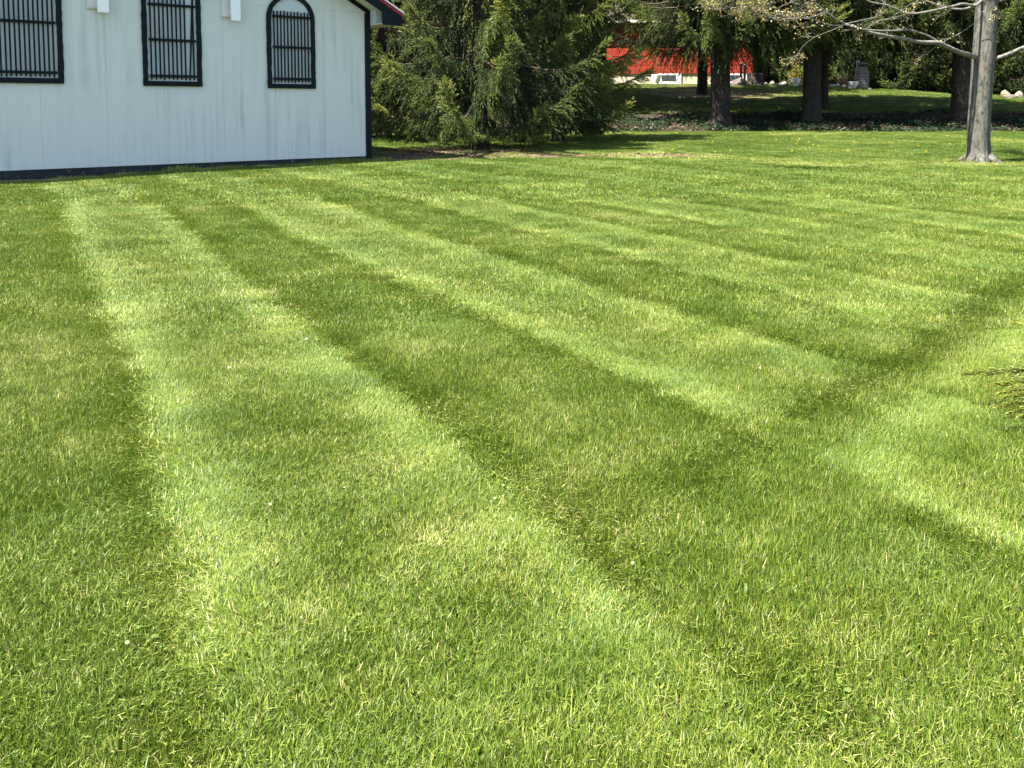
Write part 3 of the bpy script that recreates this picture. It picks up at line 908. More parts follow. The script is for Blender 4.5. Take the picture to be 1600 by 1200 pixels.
spruce('spruce_tree', g1[0], g1[1], 'skirt_a', .26, 9.6, 'shaded spruce with ragged hanging branches next to the building corner', rz=0.4)
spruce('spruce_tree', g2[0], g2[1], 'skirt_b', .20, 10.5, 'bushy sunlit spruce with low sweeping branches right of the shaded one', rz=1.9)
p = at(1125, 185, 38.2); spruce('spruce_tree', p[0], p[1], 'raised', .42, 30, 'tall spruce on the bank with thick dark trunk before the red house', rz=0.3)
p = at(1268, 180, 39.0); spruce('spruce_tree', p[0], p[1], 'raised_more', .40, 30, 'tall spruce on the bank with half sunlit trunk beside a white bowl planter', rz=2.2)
p = at(1503, 178, 38.6); spruce('spruce_tree', p[0], p[1], 'raised_more', .46, 30, 'tall spruce on the bank partly hidden behind the bare maple trunk', rz=4.1)
p = at(1660, 178, 38.8); spruce('spruce_tree', p[0], p[1], 'raised_more', .40, 30, 'tall spruce on the bank at the edge right of the bare maple', rz=5.3)
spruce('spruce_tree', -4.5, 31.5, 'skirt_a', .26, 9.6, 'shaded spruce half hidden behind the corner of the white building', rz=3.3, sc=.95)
p = at(1281, 165, 45.5); spruce('spruce_tree', p[0], p[1], 'high', .40, 30, 'dark spruce trunk close behind the half sunlit spruce trunk', rz=1.0)
p = at(1098, 150, 54); spruce('spruce_tree', p[0], p[1], 'high', .30, 30, 'slim dark spruce trunk standing before the cream foundation of the house', rz=2.6)
spruce('spruce_tree', 4.85, 50, 'high', .34, 30, 'tall bare trunked spruce added for shade behind the bushy sunlit spruce', rz=4.6)  # added tree, tucked out of view to cast shade on the upper lawn
for hx, hy, hl in ((10.25, 44.5, 'spruce added for shade, hidden close behind the thick dark trunk on the bank'), (22.9, 45.8, 'spruce added for shade, hidden behind the trunk that stands beyond the maple'), (3.6, 42.5, 'tall bare trunked spruce added for shade behind the low sweeping branches')):
    spruce('spruce_tree', hx, hy, 'high', .30, 30, hl, rz=hx)  # extra hidden trees, added only to shade the raised lawn
GB = 'spruces forming the dark wood behind the lawns'
LB = 'green spruce with shade painted into its needles in the dense wood behind the lawns'
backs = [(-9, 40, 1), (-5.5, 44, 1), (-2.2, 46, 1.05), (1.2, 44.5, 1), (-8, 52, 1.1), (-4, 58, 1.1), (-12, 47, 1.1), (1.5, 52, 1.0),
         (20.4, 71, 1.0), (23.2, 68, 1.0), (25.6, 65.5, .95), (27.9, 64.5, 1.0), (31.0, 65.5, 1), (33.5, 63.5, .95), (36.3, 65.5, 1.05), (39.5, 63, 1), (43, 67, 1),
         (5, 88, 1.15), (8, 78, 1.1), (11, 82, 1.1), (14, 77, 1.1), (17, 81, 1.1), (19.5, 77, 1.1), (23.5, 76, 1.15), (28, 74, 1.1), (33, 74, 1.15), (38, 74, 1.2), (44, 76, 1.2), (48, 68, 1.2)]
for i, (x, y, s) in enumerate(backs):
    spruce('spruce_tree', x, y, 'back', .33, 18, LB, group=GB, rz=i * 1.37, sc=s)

# ------------------------------------------------------------------ maple
maple = empty('maple_tree', (10.6, 20.3, tzf(10.6, 20.3)))
tag(maple, 'bare grey maple with fluted trunk standing alone on the lawn', 'tree')
MY = 20.3


def mpt(x, y, dy=0.0):
    q = at(x, y, MY + dy)
    return Vector((q[0] - 10.6, q[1] - 20.3, q[2] - tzf(10.6, 20.3)))


zt = [(1528, 262), (1528, 257), (1528, 252), (1529, 246), (1529, 236), (1529, 220), (1530, 200), (1531, 175), (1533, 150), (1535, 120), (1538, 85), (1540, 50), (1542, 10), (1543, -40), (1545, -90), (1548, -140)]
rt = [.87 * q for q in (.50, .44, .36, .315, .29, .28, .274, .27, .268, .27, .275, .268, .265, .262, .255, .25)]
path = []
for (x, y) in zt:
    path.append(mpt(x, y))
path[0].z = -.12
# resample smoothly
pp, rr = [], []
for i in range(len(path) - 1):
    for q in range(4):
        f = q / 4
        pp.append(path[i].lerp(path[i + 1], f)); rr.append(rt[i] * (1 - f) + rt[i + 1] * f)
pp.append(path[-1]); rr.append(rt[-1])


def maple_flute(t, i):
    low = max(0, 1 - i / 22)
    a = (t + 20) % 6.283
    e = lambda c, w: math.exp(-(min(abs(a - c), 6.283 - abs(a - c)) / w) ** 2)
    up = max(0, 1 - i / 44)
    r = 1 + .035 * math.sin(3 * t + .5) + low * (.10 * math.sin(5 * t + 1.0) + .05 * math.sin(9 * t))
    for c, w, d in ((FR - .12, .09, .24), (FR + .55, .16, .15), (FR - .75, .14, .13), (FR + 2.2, .15, .1), (FR - 2.4, .15, .1)):
        r -= d * e(c % 6.283, w) * (.25 + .75 * up)
    return r * (1 + random.uniform(-.006, .006))


# which tube angle faces the viewer
d_ = (pp[8] - pp[7]).normalized(); a_ = d_.cross(Vector((0.31, 0.2, 0.93)))
if a_.length < .15: a_ = d_.cross(Vector((1, 0, 0)))
a_.normalize(); b_ = d_.cross(a_)
tov = Vector((-10.6, -20.3, 0)).normalized()
FR = math.atan2(b_.dot(tov), a_.dot(tov)) % 6.283
# keep one frame for the whole trunk
mb = MB()
n = 40
P = []
for i, q in enumerate(pp):
    for k in range(n):
        t = 2 * math.pi * k / n
        r = rr[i] * maple_flute(t, i)
        P.append(q + a_ * (r * math.cos(t)) + b_ * (r * math.sin(t)))
Fc = [(i * n + k, i * n + (k + 1) % n, (i + 1) * n + (k + 1) % n, (i + 1) * n + k) for i in range(len(pp) - 1) for k in range(n)]
mb.add(P, Fc)
mb.build('trunk', M['maple_bark'], maple, True)
# surface roots
for ang, ln in ((-2.6, .22), (-1.9, .25), (-.9, .22), (.5, .25), (2.4, .25)):
    mb = MB()
    u = Vector((math.cos(ang), math.sin(ang), 0))
    mb.tube([u * .22 + Vector((0, 0, .16)), u * .36 + Vector((0, 0, .06)), u * (.36 + ln * .5) + Vector((.03, 0, .015)), u * (.36 + ln) + Vector((0, .03, -.06))], [.10, .075, .045, .02], 7)
    mb.build('root', M['maple_bark'], maple, True)

leafP, leafD, leafT = [], [], []


def leaf_cluster(p, n, spread=.05):
    for _ in range(n):
        leafP.append(p + Vector((random.gauss(0, spread), random.gauss(0, spread), random.gauss(0, spread))))
        leafD.append(Vector((random.gauss(0, 1), random.gauss(0, 1), random.gauss(-.3, 1))))
        leafT.append(random.random())


tw = MB()


def twig(p, d, ln, r, depth=0, leaves=True):
    d = d.normalized()
    pts = [p]
    q = p.copy(); dd = d.copy()
    for i in range(4):
        dd = (dd + Vector((random.gauss(0, .16), random.gauss(0, .16), random.gauss(.04, .14)))).normalized()
        q = q + dd * (ln / 4); pts.append(q.copy())
    tw.tube(pts, [r, r * .85, r * .7, r * .55, r * .35], 4, cap=False)
    if depth > 0:
        for i in (1, 2, 3, 3):
            s = Vector((random.gauss(0, 1), random.gauss(0, 1), random.gauss(0, .7)))
            twig(pts[i], dd * .8 + s * .55, ln * random.uniform(.4, .7), r * .6, depth - 1, leaves)
    if leaves and random.random() < .7:
        leaf_cluster(pts[-1], random.randint(1, 4), .035)
        if random.random() < .5: leaf_cluster(pts[2], random.randint(1, 3), .025)
    return pts


def limb(px, r0, r1, name='branch', twigs=0, tl=.35, leaf=True, td=1):
    pts = [mpt(*q) for q in px]
    full, rad = [], []
    m = len(pts)
    for i in range(m - 1):
        for q in range(3):
            f = q / 3
            a0, a1, a2, a3 = pts[max(i - 1, 0)], pts[i], pts[i + 1], pts[min(i + 2, m - 1)]
            v = 0.5 * ((2 * a1) + (a2 - a0) * f + (2 * a0 - 5 * a1 + 4 * a2 - a3) * f * f + (3 * a1 - a0 - 3 * a2 + a3) * f ** 3)
            full.append(v); rad.append(.80 * (r0 + (r1 - r0) * (i + f) / (m - 1)) * random.uniform(.9, 1.1))
    full.append(pts[-1]); rad.append(r1)
    b = MB(); b.tube(full, rad, 8 if r0 > .02 else 5)
    b.build(name, M['maple_twig'], maple, True)
    for _ in range(twigs):
        i = random.randint(len(full) // 3, len(full) - 1)
        dirn = (full[i] - full[max(i - 2, 0)]).normalized()
        s = Vector((random.gauss(0, 1), random.gauss(0, 1), random.gauss(.1, .8)))
        twig(full[i], dirn * .9 + s * .7, tl * random.uniform(.5, 1.4), .006, td, leaf)
    return full


limb([(1530, 92, 0), (1515, 86, -.2), (1500, 82, -.35), (1480, 73, -.55), (1466, 67, -.7), (1440, 66, -.9), (1412, 61, -1.1), (1385, 56, -1.3), (1360, 51, -1.5), (1340, 44, -1.6), (1320, 38, -1.7)], .075, .032, 'branch', 5)
limb([(1468, 67, -.68), (1450, 56, -.8), (1435, 51, -.95), (1420, 47, -1.1), (1395, 48, -1.3), (1376, 48, -1.5), (1350, 46, -1.6), (1330, 41, -1.7)], .032, .02, 'branch', 5)
limb([(1320, 38, -1.7), (1305, 29, -1.9), (1292, 20, -2.0), (1278, 8, -2.1), (1265, -6, -2.2)], .026, .014, 'branch', 9, .4)
limb([(1322, 38, -1.7), (1300, 47, -1.6), (1285, 53, -1.55), (1268, 61, -1.5), (1255, 72, -1.5), (1248, 82, -1.5), (1245, 92, -1.5)], .009, .003, 'branch', 7, .3)
limb([(1322, 38, -1.7), (1302, 40, -1.9), (1282, 34, -2.1), (1262, 29, -2.3), (1235, 29, -2.4), (1215, 31, -2.5), (1195, 23, -2.6), (1175, 14, -2.7), (1160, 12, -2.8)], .020, .008, 'branch', 22, .42, True, 2)
limb([(1210, 30, -2.5), (1218, 12, -2.4), (1235, 4, -2.4), (1255, -4, -2.4)], .008, .005, 'branch', 6, .35)
limb([(1195, 23, -2.6), (1170, 15, -2.4), (1145, 12, -2.5), (1125, 14, -2.6)], .009, .004, 'branch', 12, .4, True, 2)
limb([(1320, 38, -1.7), (1340, 33, -1.5), (1358, 29, -1.3), (1372, 26, -1.2), (1385, 14, -1.1)], .016, .006, 'branch', 4, .3)
limb([(1350, 47, -1.6), (1372, 33, -1.8), (1392, 28, -1.9), (1402, 20, -2)], .012, .005, 'branch', 3, .3)
limb([(1540, -6, 0), (1530, 4, -.2), (1522, 9, -.3), (1505, 6, -.5), (1488, 10, -.7), (1465, 15, -.9), (1440, 20, -1.1), (1420, 21, -1.2), (1402, 15, -1.3), (1385, 8, -1.4), (1360, 3, -1.5), (1335, -10, -1.6)], .042, .018, 'branch', 7)
limb([(1538, -2, .1), (1522, 8, .1), (1508, 14, .0), (1490, 14, -.1), (1470, 10, -.2), (1452, 3, -.3), (1430, -5, -.4), (1400, -18, -.5)], .04, .022, 'branch', 4)
limb([(1545, 95, 0), (1560, 90, -.1), (1575, 85, -.2), (1590, 78, -.3), (1605, 72, -.4), (1640, 62, -.6), (1690, 40, -.8)], .068, .04, 'branch', 4)
limb([(1550, 6, 0), (1565, 0, -.1), (1580, -4, -.2), (1620, -20, -.3)], .05, .03, 'branch', 3)
limb([(1524, 34, -.25), (1516, 41, -.35), (1503, 50, -.45), (1488, 58, -.5), (1472, 66, -.55)], .012, .006, 'branch', 4, .25)
limb([(1524, 32, -.3), (1529, 20, -.4), (1540, 19, -.45), (1547, 24, -.5), (1566, 26, -.5)], .009, .004, 'branch', 4, .2)
limb([(1466, 69, -.7), (1455, 79, -.8), (1447, 85, -.85), (1434, 89, -.9)], .010, .004, 'branch', 3, .2)
# upper limbs above the picture
top = pp[-1]
for i, (az, ln) in enumerate(((.4, 4.6), (1.9, 4.2), (3.0, 4.8), (4.2, 4.2), (5.4, 4.5), (2.4, 5.5), (3.6, 5.2), (4.8, 5.0), (.9, 5))):
    b = MB()
    d = Vector((math.cos(az) * .55, math.sin(az) * .55, (.55, .85, 1.4)[i % 3])).normalized()
    pts = [top - Vector((0, 0, .2 + .14 * i))]
    for k in range(8):
        d = (d + Vector((random.gauss(0, .1), random.gauss(0, .1), .06))).normalized(); pts.append(pts[-1] + d * (ln / 8))
    rad = list(np.linspace(.15, .03, 9)); b.tube(pts, rad, 8); b.build('branch', M['maple_bark'], maple, True)
    for k in range(2, 9):
        for _ in range(2):
            s = Vector((random.gauss(0, 1), random.gauss(0, 1), random.gauss(.3, .5)))
            e = twig(pts[k], d * .4 + s, random.uniform(.9, 1.7), .018, 2, True)
twobj = tw.build('twigs', M['maple_twig'], maple)
twobj['kind'] = 'stuff'
L_ = len(leafP)
V = []
for p_, d_ in zip(leafP, leafD):
    d_ = d_.normalized(); s_ = d_.cross(Vector((random.gauss(0, 1), random.gauss(0, 1), random.gauss(0, 1)))).normalized()
    ll, ww = random.uniform(.025, .055), random.uniform(.010, .02)
    V += [p_, p_ + d_ * ll * .5 + s_ * ww, p_ + d_ * ll, p_ + d_ * ll * .5 - s_ * ww]
V = np.array([tuple(v) for v in V])
me = np_mesh('young leaves', V, [np.arange(len(V)).reshape(-1, 4)], [M['young']], attrs=dict(tint=np.repeat(leafT, 4)))
link(bpy.data.objects.new('young_leaves', me), maple)['kind'] = 'stuff'

# ------------------------------------------------------------------ planted bank: ivy and leaf litter
def leaf_cards(name, X, Y, Z, size, mat, flat, label, cat, seed, tint=None):
    g = np.random.default_rng(seed); n = len(X)
    P = np.stack([X, Y, Z], 1)
    d = np.stack([g.normal(0, 1, n), g.normal(0, 1, n), g.normal(0, flat, n)], 1); d /= np.linalg.norm(d, axis=1, keepdims=True)
    s = np.cross(d, np.stack([g.normal(0, .4, n), g.normal(0, .4, n), np.ones(n)], 1)); s /= np.linalg.norm(s, axis=1, keepdims=True)
    ln = (size * g.uniform(.6, 1.5, n))[:, None]
    up = np.cross(d, s) * ln * .15
    V = np.stack([P - d * ln * .5, P + s * ln * .38 + up, P + d * ln * .5, P - s * ln * .38 + up], 1).reshape(-1, 3)
    t = g.random(n) if tint is None else tint
    me = np_mesh(name, V, [np.arange(4 * n).reshape(-1, 4)], [mat], attrs=dict(tint=np.repeat(t, 4)))
    return tag(link(bpy.data.objects.new(name, me)), label, cat, kind='stuff')


g = np.random.default_rng(5)
n = 60000
X = g.uniform(-12, 34, n); Y = 35.8 + 6.9 * g.random(n) ** 1.0 + .25 * np.sin(X * .7)
m = vnoise(X, Y, 1.5, 21) + .35 * (38.5 - Y) / 3
k = (m > -.45)
Z = tz(X, Y) + g.uniform(.02, .26, n) * (.55 + .45 * vnoise(X, Y, 3, 22))
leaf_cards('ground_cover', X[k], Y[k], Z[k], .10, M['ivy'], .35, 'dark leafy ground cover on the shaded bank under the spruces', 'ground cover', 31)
n = 16000
X = g.uniform(-12, 34, n); Y = 35.9 + 6.8 * g.random(n); m = vnoise(X, Y, 1.1, 25) + g.normal(0, .25, n)
k = (m > .15)
leaf_cards('leaf_litter', X[k], Y[k], tz(X[k], Y[k]) + g.uniform(.01, .16, k.sum()), .11, M['litter'], .3, 'brown fallen leaves lying in patches on the shaded bank', 'leaf litter', 32)
n = 5000
X = g.uniform(-5, 6.5, n); Y = g.uniform(21.8, 30, n); k = (soil_zone(X, Y) + g.normal(0, .15, n) > .45) & ~in_building(X, Y, .1)
leaf_cards('needle_litter', X[k], Y[k], tz(X[k], Y[k]) + .015, .09, M['litter'], .15, 'brown litter and dry cones on bare soil below the spruces', 'litter', 33)

# ------------------------------------------------------------------ red house beyond the upper lawn
HX0, HX1, HY = 4.6, 16.9, 63.4
HZ = tzf(11, HY)
house = empty('red_house', ((HX0 + HX1) / 2, HY, HZ))
tag(house, 'red boarded house on a cream foundation seen under the spruces', 'house')
W2 = (HX1 - HX0) / 2
zf = 0.78                                  # top of foundation
mb = MB(); mb.box(-W2, W2, 0.02, 8, -.4, zf); mb.build('foundation', M['found'], house)
mb = MB(); mb.box(-W2 - .02, W2 + .02, .0, 8.02, zf + .004, zf + 3.5); hw = mb.build('wall', M['gap'], house)
course, bwid = 0.60, 0.41
for c in range(6):
    z0 = zf - .02 + c * course; z1 = z0 + course - .035
    x = -W2 - .02
    while x < W2:
        xe = min(x + bwid, W2 + .02)
        mb = MB(); mb.box(x + .008, xe - .008, -.055 + random.uniform(-.006, .006), -.003, z0 + random.uniform(-.008, .008), min(z1, zf + 3.49)); mb.build('board', M['siding'], hw)
        x = xe
wx = at(1046, 121, HY)[0] - house.location.x
for dx in (wx, wx + 4.6):
    if dx > W2 - .9: continue
    mb = MB()
    mb.box(dx - .82, dx + .82, -.07, .018, .04, zf - .03)
    w_ = mb.build('basement_window', M['white'], house)
    mb = MB(); mb.box(dx - .56, dx + .46, -.078, -.073, .22, zf - .13); mb.build('pane', M['glass'], w_)
wx = at(1066, 62, HY)[0] - house.location.x
for dx in (wx - 2.6, wx):
    mb = MB(); mb.box(dx - .45, dx + .5, -.085, -.058, zf + 2.05, zf + 3.1); w_ = mb.build('window', M['white'], house)
    mb = MB(); mb.box(dx - .36, dx + .41, -.092, -.087, zf + 2.16, zf + 3.0); mb.build('pane', M['glass'], w_)
mb = MB(); mb.prism([(-W2 - .5, zf + 3.5), (W2 + .5, zf + 3.5), (W2 + .5, zf + 3.65), (-W2 - .5, zf + 3.65)], -.6, 8.6); mb.build('eave', M['white'], house)
mb = MB()
mb.add([(-W2 - .5, -.6, zf + 3.65), (W2 + .5, -.6, zf + 3.65), (W2 + .5, 8.6, zf + 3.65), (-W2 - .5, 8.6, zf + 3.65), (-W2 - .5, 4, zf + 5.9), (W2 + .5, 4, zf + 5.9)],
       [(0, 1, 5, 4), (2, 3, 4, 5), (1, 2, 5), (3, 0, 4)]); mb.build('roof', M['barrel'], house)

# small dark red outbuilding right of it
q0 = at(1200, 66, 72); q1 = at(1290, 66, 72)
shed = empty('red_shed', ((q0[0] + q1[0]) / 2, 72, tzf(16, 72)))
tag(shed, 'dark red shed with pale gutter behind the half sunlit spruce trunk', 'shed')
w2 = (q1[0] - q0[0]) / 2; ze = q0[2] - shed.location.z
mb = MB(); mb.box(-w2, w2, 0, 4, -.5, ze); sw = mb.build('wall', M['gap'], shed)
x = -w2
while x < w2 - .05:
    mb = MB(); mb.box(x + .006, min(x + .3, w2) - .006, -.03, -.002, -.4, ze - .02); mb.build('board', M['siding_dark'], sw); x += .3
mb = MB(); mb.box(-w2 - .4, w2 + .3, -.45, -.33, ze - .18, ze - .06); mb.build('gutter', M['gutter'], shed)
dxp = at(1247, 75, 72)[0] - shed.location.x
mb = MB(); mb.tube([(dxp, -.3, ze - .1), (dxp, -.12, ze - .5), (dxp, -.10, ze - 1.2), (dxp - .08, -.10, .1)], [.05] * 4, 8); mb.build('downspout', M['gutter'], shed)
mb = MB(); mb.box(dxp - .95, dxp - .25, -.06, -.032, ze - 1.15, ze - .3); w_ = mb.build('window', M['gutter'], shed)
mb = MB(); mb.box(dxp - .88, dxp - .32, -.068, -.062, ze - 1.07, ze - .38); mb.build('pane', M['glass'], w_)
mb = MB(); mb.prism([(-w2 - .4, ze), (w2 + .3, ze), (w2 + .3, ze + .12), (-w2 - .4, ze + .12)], -.4, 4.3); mb.build('roof', M['grey_stone'], shed)


# ------------------------------------------------------------------ pots, stones and other garden things
def rock_mesh(seed, sx, sy, sz, mat, name='rock'):
    r = random.Random(seed)
    mb = MB(); n, rows = 9, 5
    ph = [r.uniform(0, 6) for _ in range(4)]
    P = []
    for i in range(rows):
        v = -0.35 + 1.35 * i / (rows - 1)
        rad = math.sqrt(max(0.02, 1 - max(0, v) ** 2)) if v > 0 else .92
        for k in range(n):
            t = 2 * math.pi * k / n
            f = rad * (1 + .22 * math.sin(2 * t + ph[0] + v) + .12 * math.sin(3 * t + ph[1]) + r.uniform(-.09, .09))
            P.append((sx * f * math.cos(t), sy * f * math.sin(t), sz * (v + .1 * math.sin(t + ph[2]) + r.uniform(-.05, .05))))
    F = [(i * n + k, i * n + (k + 1) % n, (i + 1) * n + (k + 1) % n, (i + 1) * n + k) for i in range(rows - 1) for k in range(n)]
    F += [tuple(range(n - 1, -1, -1)), tuple((rows - 1) * n + k for k in range(n))]
    mb.add(P, F)
    return mb.mesh(name, [mat])


def rock(px, py, wpx, hpx, Y, mat, label, seed, group=None, name='stone', cat='stone'):
    p_ = at(px, py, Y); k = Y / F_PX
    o = bpy.data.objects.new(name, rock_mesh(seed, wpx * k / 2, wpx * k / 2 * .8, hpx * k, mat))
    o.location = (p_[0], p_[1], tzf(p_[0], p_[1]) + .02); o.rotation_euler = (0, 0, seed * 1.3)
    link(o); return tag(o, label, cat, group)


GS = 'pale stones edging the far flower bed'
for i, (px, w, h) in enumerate(((1171, 8, 4), (1178, 9, 3.5), (1187, 8, 3), (1196, 9, 4), (1206, 10, 5), (1213, 7, 3), (1219, 8, 4), (1225, 9, 4.5), (1232, 8, 4), (1252, 10, 4), (1259, 7, 4), (1291, 6, 4), (1299, 7, 4), (1304, 6, 3), (1309, 9, 5.5), (1318, 9, 4), (1326, 7, 3))):
    rock(px, 132, w, h, 61.5 + .5 * math.sin(i * 2), M['stone'], 'pale field stone in the row edging the far flower bed', 50 + i, GS)
rock(1156, 130, 24, 11, 61.2, M['grey_stone'], 'rounded grey brown boulder at the corner of the red house', 80, name='boulder', cat='boulder')
rock(1571, 150, 19, 9.5, 60.5, M['tan_stone'], 'large tan boulder lying right of the maple trunk', 81, name='boulder', cat='boulder')
rock(1592, 151, 12, 8, 60.5, M['stone'], 'smaller pale boulder at the far edge beside the tan one', 82, name='boulder', cat='boulder')
rock(1578, 156, 26, 5, 59.6, M['grey_stone'], 'flat grey stone lying in front of the tan boulder', 83, name='boulder', cat='boulder')


def bowl(px, w, h, Y, label, foot=.45, grp='white bowl planters on the upper lawn'):
    p_ = at(px, 130, Y); k = Y / F_PX; R = w * k / 2; Hh = h * k
    t = empty('planter', (p_[0], p_[1], tzf(p_[0], p_[1]) + .01)); tag(t, label, 'planter', grp)
    mb = MB()
    prof = [(R * foot * 1.05, 0), (R * foot, .04)] + [(R * (foot + (1 - foot) * math.sin(u * 1.45)), .05 + (Hh - .1) * u) for u in np.linspace(.1, 1, 6)] + [(R * 1.03, Hh - .03), (R * 1.03, Hh), (R * .9, Hh), (R * .88, Hh - .07)]
    mb.lathe(prof, 20); mb.build('bowl', M['pot'], t, True)
    mb = MB(); mb.lathe([(R * .86, Hh - .068), (R * .5, Hh - .05)], 16); mb.build('soil', M['soil'], t)
    return t


bowl(1243, 15, 12, 60.6, 'white bowl planter beside the half sunlit spruce trunk')
bowl(1333.5, 15, 11, 60.6, 'white bowl planter in front of the stacked stone pillar')
bowl(1025.5, 15, 15, 61.8, 'tall white planter before the foundation of the red house', .5)

pil = at(1347, 133, 61.6)
pillar = empty('stone_pillar', (pil[0], pil[1], tzf(pil[0], pil[1]))); tag(pillar, 'pillar of stacked grey stone slabs behind a white bowl planter', 'pillar')
z = -.03
for i in range(11):
    h = random.uniform(.12, .22); w = .37 - .010 * i + random.uniform(-.03, .03)
    mb = MB(); a = random.uniform(-.08, .08)
    mb.box(-w, w, -w, w, z + .012, z + h - .012, M=Matrix.Rotation(a, 4, 'Z') @ Matrix.Translation((random.uniform(-.03, .03), 0, 0)))
    mb.build('slab', M['slab'], pillar); z += h
mb = MB(); mb.box(-.27, .27, -.27, .27, -.03, z - .02); mb.build('core', M['soil'], pillar)
st = at(1337, 131, 61.9)
mb = MB(); mb.tube([(0, 0, -.1), (.08, 0, .7), (.16, .05, 1.9)], [.24, .18, .10], 8, rough=.08)
o = mb.build('driftwood_log', M['slab'], None, True); o.location = (st[0], st[1], tzf(st[0], st[1])); tag(o, 'bleached upright log leaning against the stacked stone pillar', 'log')

bp = at(1181, 129, 61.6)
bar_ = empty('barrel', (bp[0], bp[1], tzf(bp[0], bp[1]))); tag(bar_, 'dark wooden half barrel beside the rounded boulder', 'barrel')
R, Hb, ns = .52, .80, 22
for i in range(ns):
    a0, a1 = 2 * math.pi * (i + .06) / ns, 2 * math.pi * (i + .94) / ns
    mb = MB(); P = []
    for zq, rq in ((0, .9), (.4, 1.0), (.8, .95)):
        for r_, a in ((R * rq, a0), (R * rq, a1), (R * rq - .03, a1), (R * rq - .03, a0)): P.append((r_ * math.cos(a), r_ * math.sin(a), zq))
    F = [(0, 1, 2, 3)[::-1], (8, 9, 10, 11)]
    for q in (0, 4):
        F += [(q + a, q + (a + 1) % 4, q + 4 + (a + 1) % 4, q + 4 + a) for a in range(4)]
    mb.add(P, F); mb.build('stave', M['barrel'], bar_)
for zq, rq in ((.15, .95), (.68, .985)):
    mb = MB(); mb.lathe([(R * rq + .004, zq), (R * rq + .014, zq), (R * rq + .014, zq + .05), (R * rq + .004, zq + .05)], 24); mb.build('hoop', M['hoop'], bar_)
mb = MB(); mb.lathe([(R * .84, .5), (R * .86, .70), (.05, .72)], 20); mb.build('soil', M['soil'], bar_)
for px, h in ((1157.5, .55), (1163.5, .42)):
    q = at(px, 125, 62.6); mb = MB(); mb.lathe([(.09, -.1), (.085, .85 + h), (.11, .87 + h), (.11, .93 + h), (.04, .97 + h)], 10)
    o = mb.build('garden_post', M['slab'], None, True); o.location = (q[0], q[1], tzf(q[0], q[1])); tag(o, 'short pale garden post standing behind the rounded boulder', 'post', 'pale garden posts behind the boulder')
for px, py in ((1328, 133.5), (1359, 134)):
    q = at(px, py, 60.4); mb = MB(); mb.box(-.09, .09, -.05, .05, -.02, .12); mb.box(-.07, .07, -.055, -.051, .02, .10)
    o = mb.build('plant_marker', M['pot']); o.location = (q[0], q[1], tzf(q[0], q[1])); tag(o, 'tiny white marker standing in the grass by the stone pillar', 'marker', 'white markers by the stone pillar')


def shrub(px, py, wpx, hpx, Y, mat, leaf, n, label, name='shrub', stems=14, stem_mat=None):
    p_ = at(px, py, Y); k = Y / F_PX; R, H_ = wpx * k / 2, hpx * k
    t = empty(name, (p_[0], p_[1], tzf(p_[0], p_[1]))); tag(t, label, 'shrub')
    mb = MB(); tips = []
    for i in range(stems):
        a = random.uniform(0, 6.28); rr_ = R * random.uniform(.2, 1)
        e = Vector((rr_ * math.cos(a), rr_ * math.sin(a), H_ * random.uniform(.6, 1)))
        mid = e * .5 + Vector((0, 0, .1 * H_))
        mb.tube([(0.05 * math.cos(a), .05 * math.sin(a), -.05), mid, e], [.02, .012, .005], 4, cap=False); tips += [mid, e]
        for _ in range(3):
            s = mid.lerp(e, random.random()); e2 = s + Vector((random.gauss(0, .2), random.gauss(0, .2), random.uniform(.05, .3))) * R
            mb.tube([s, e2], [.008, .003], 3, cap=False); tips.append(e2)
    mb.build('stems', stem_mat or M['twigs'], t)
    if n:
        gg = np.random.default_rng(int(px)); V = []; T = []
        u = gg.normal(0, 1, (n, 3)); u /= np.linalg.norm(u, axis=1, keepdims=True); r_ = gg.random(n) ** .4
        lump = 1 + .2 * np.sin(5 * u[:, 0] + 3 * u[:, 2]) + .15 * np.sin(7 * u[:, 1] + 1)
        P_ = u * (r_ * lump)[:, None] * np.array([R, R, H_ * .5]) + np.array([0, 0, H_ * .52])
        d = gg.normal(0, 1, (n, 3)); d /= np.linalg.norm(d, axis=1, keepdims=True); s = np.cross(d, gg.normal(0, 1, (n, 3))); s /= np.linalg.norm(s, axis=1, keepdims=True)
        ln = leaf * gg.uniform(.6, 1.4, n)[:, None]
        V = np.stack([P_, P_ + d * ln * .5 + s * ln * .3, P_ + d * ln, P_ + d * ln * .5 - s * ln * .3], 1).reshape(-1, 3)
        me = np_mesh('foliage', V, [np.arange(4 * n).reshape(-1, 4)], [mat], attrs=dict(tint=np.repeat(gg.random(n), 4)))
        link(bpy.data.objects.new('foliage', me), t)
    return t


shrub(1246, 126, 26, 30, 63.2, M['olive'], .10, 2200, 'round olive shrub behind the white bowl planter by the trunk')
shrub(1318, 131, 26, 20, 62.5, M['olive'], .1, 0, 'leafless red brown twiggy shrub left of the stone pillar', stems=40)
shrub(1300, 131, 18, 12, 62.8, M['ivy'], .1, 500, 'low dark shrub among the stones left of the twiggy shrub')
shrub(1585, 141, 22, 13, 62.5, M['ivy'], .1, 900, 'small grey green shrub behind the tan boulder')

# juniper tip at the right edge of the picture
jc = (2.78, 3.62)
jun = empty('juniper_shrub', (jc[0], jc[1], 0)); tag(jun, 'low spreading juniper with yellow green tips reaching over the lawn edge', 'shrub')
g = np.random.default_rng(77)
tp, ta, tl, tt = [], [], [], []
wd = MB()


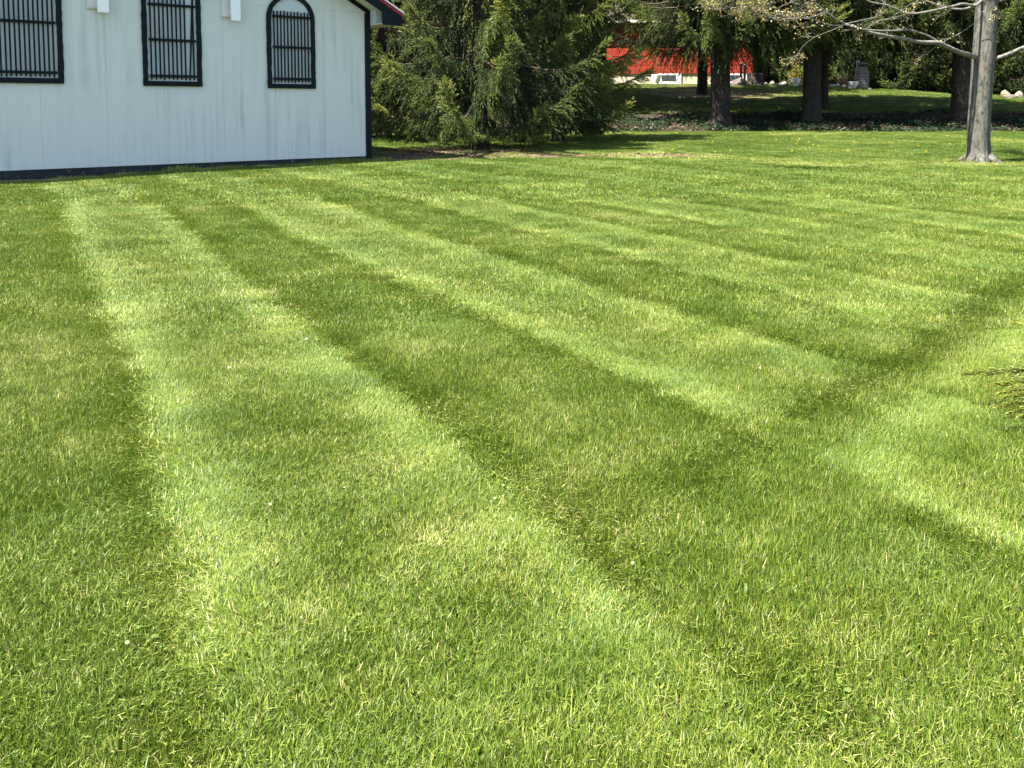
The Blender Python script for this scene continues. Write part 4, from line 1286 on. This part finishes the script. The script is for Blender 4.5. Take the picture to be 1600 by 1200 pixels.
def shoot(e, z0=.16, n=26):
    e = Vector(e); s = Vector((0, 0, z0)); mid = s.lerp(e, .55) + Vector((0, 0, .06))
    pts = [s.lerp(mid, f).lerp(mid.lerp(e, f), f) for f in np.linspace(0, 1, 8)]
    wd.tube(pts, list(np.linspace(.006, .001, 8)), 4, cap=False)
    for i in range(n):
        f = .25 + .75 * (i + g.random()) / n; fi = f * 7; a = min(int(fi), 6); q = pts[a].lerp(pts[a + 1], fi - a)
        dr = (pts[a + 1] - pts[a]).normalized(); sd = Vector(g.normal(0, 1, 3)).normalized()
        tp.append(tuple(q)); ta.append(tuple(dr * .8 + sd * .6 * (1.1 - f))); tl.append((.05 + .10 * (1 - f)) * g.uniform(.6, 1.4)); tt.append(.25 + .75 * f ** 1.5 * g.uniform(.6, 1.1))


for t_ in (at(1514, 583, 3.73), at(1560, 600, 3.78), at(1572, 632, 3.43), at(1585, 612, 3.68), at(1590, 640, 3.48), at(1580, 618, 3.58), at(1598, 600, 3.88), at(1570, 612, 3.63), at(1596, 625, 3.58), at(1604, 645, 3.43)):
    shoot((t_[0] - jc[0], t_[1] - jc[1], max(t_[2], .03)), n=75)
for i in range(60):
    a = g.uniform(0, 6.28); r_ = g.uniform(.3, .62)
    if math.cos(a) * r_ < -.50: continue
    shoot((r_ * math.cos(a), r_ * math.sin(a), g.uniform(.08, .34)), n=30)
V, t_ = needles_from_twigs(np.array(tp), np.array(ta), np.array(tl), np.array(tt), 16, .022, .0032, g)
me = np_mesh('foliage', V, [np.arange(len(V)).reshape(-1, 3)], [M['juniper']], attrs=dict(tint=np.clip(t_, 0, 1)))
link(bpy.data.objects.new('foliage', me), jun)
wd.build('stems', M['wood'], jun)

# ------------------------------------------------------------------ dry leaves and dandelions on the lawn
lm = MB()
lm.add([(-.028, 0, .004), (-.008, .014, .010), (.012, .011, .012), (.028, 0, .003), (.010, -.014, .011), (-.010, -.012, .008), (0, 0, .002)],
       [(0, 6, 1), (1, 6, 2), (2, 6, 3), (3, 6, 4), (4, 6, 5), (5, 6, 0)])
lmesh = lm.mesh('fallen leaf', [M['dead']])
for i, (px, py) in enumerate(((371, 565), (291, 718), (422, 788), (538, 762), (479, 530), (1187, 575), (358, 574))):
    q = gnd(px, py, .035)
    o = bpy.data.objects.new('fallen_leaf', lmesh); o.location = (q[0], q[1], .034); o.rotation_euler = (random.uniform(-.5, .5), random.uniform(-.5, .5), random.uniform(0, 6)); s = random.uniform(.28, .5); o.scale = (s, s, s)
    link(o); tag(o, 'small pale dry leaf lying on the striped lawn', 'leaf', 'pale dry leaves scattered on the lawn')
dm = MB(); dm.lathe([(.003, -.04), (.003, 0), (.014, .006), (.016, .012), (.007, .018)], 8)
dmesh = dm.mesh('dandelion', [M['dandelion']])
g = np.random.default_rng(99)
cnt = 0
while cnt < 26:
    y = g.uniform(19.5, 35.5); x = g.uniform(.08, .50) * y
    if math.hypot(x - 10.6, y - 20.3) < .7: continue
    o = bpy.data.objects.new('dandelion', dmesh); o.location = (x, y, tzf(x, y) + .05); o.scale = (1, 1, 1)
    link(o); tag(o, 'yellow dandelion flower in the grass before the planted bank', 'flower', 'dandelions in the far grass'); cnt += 1
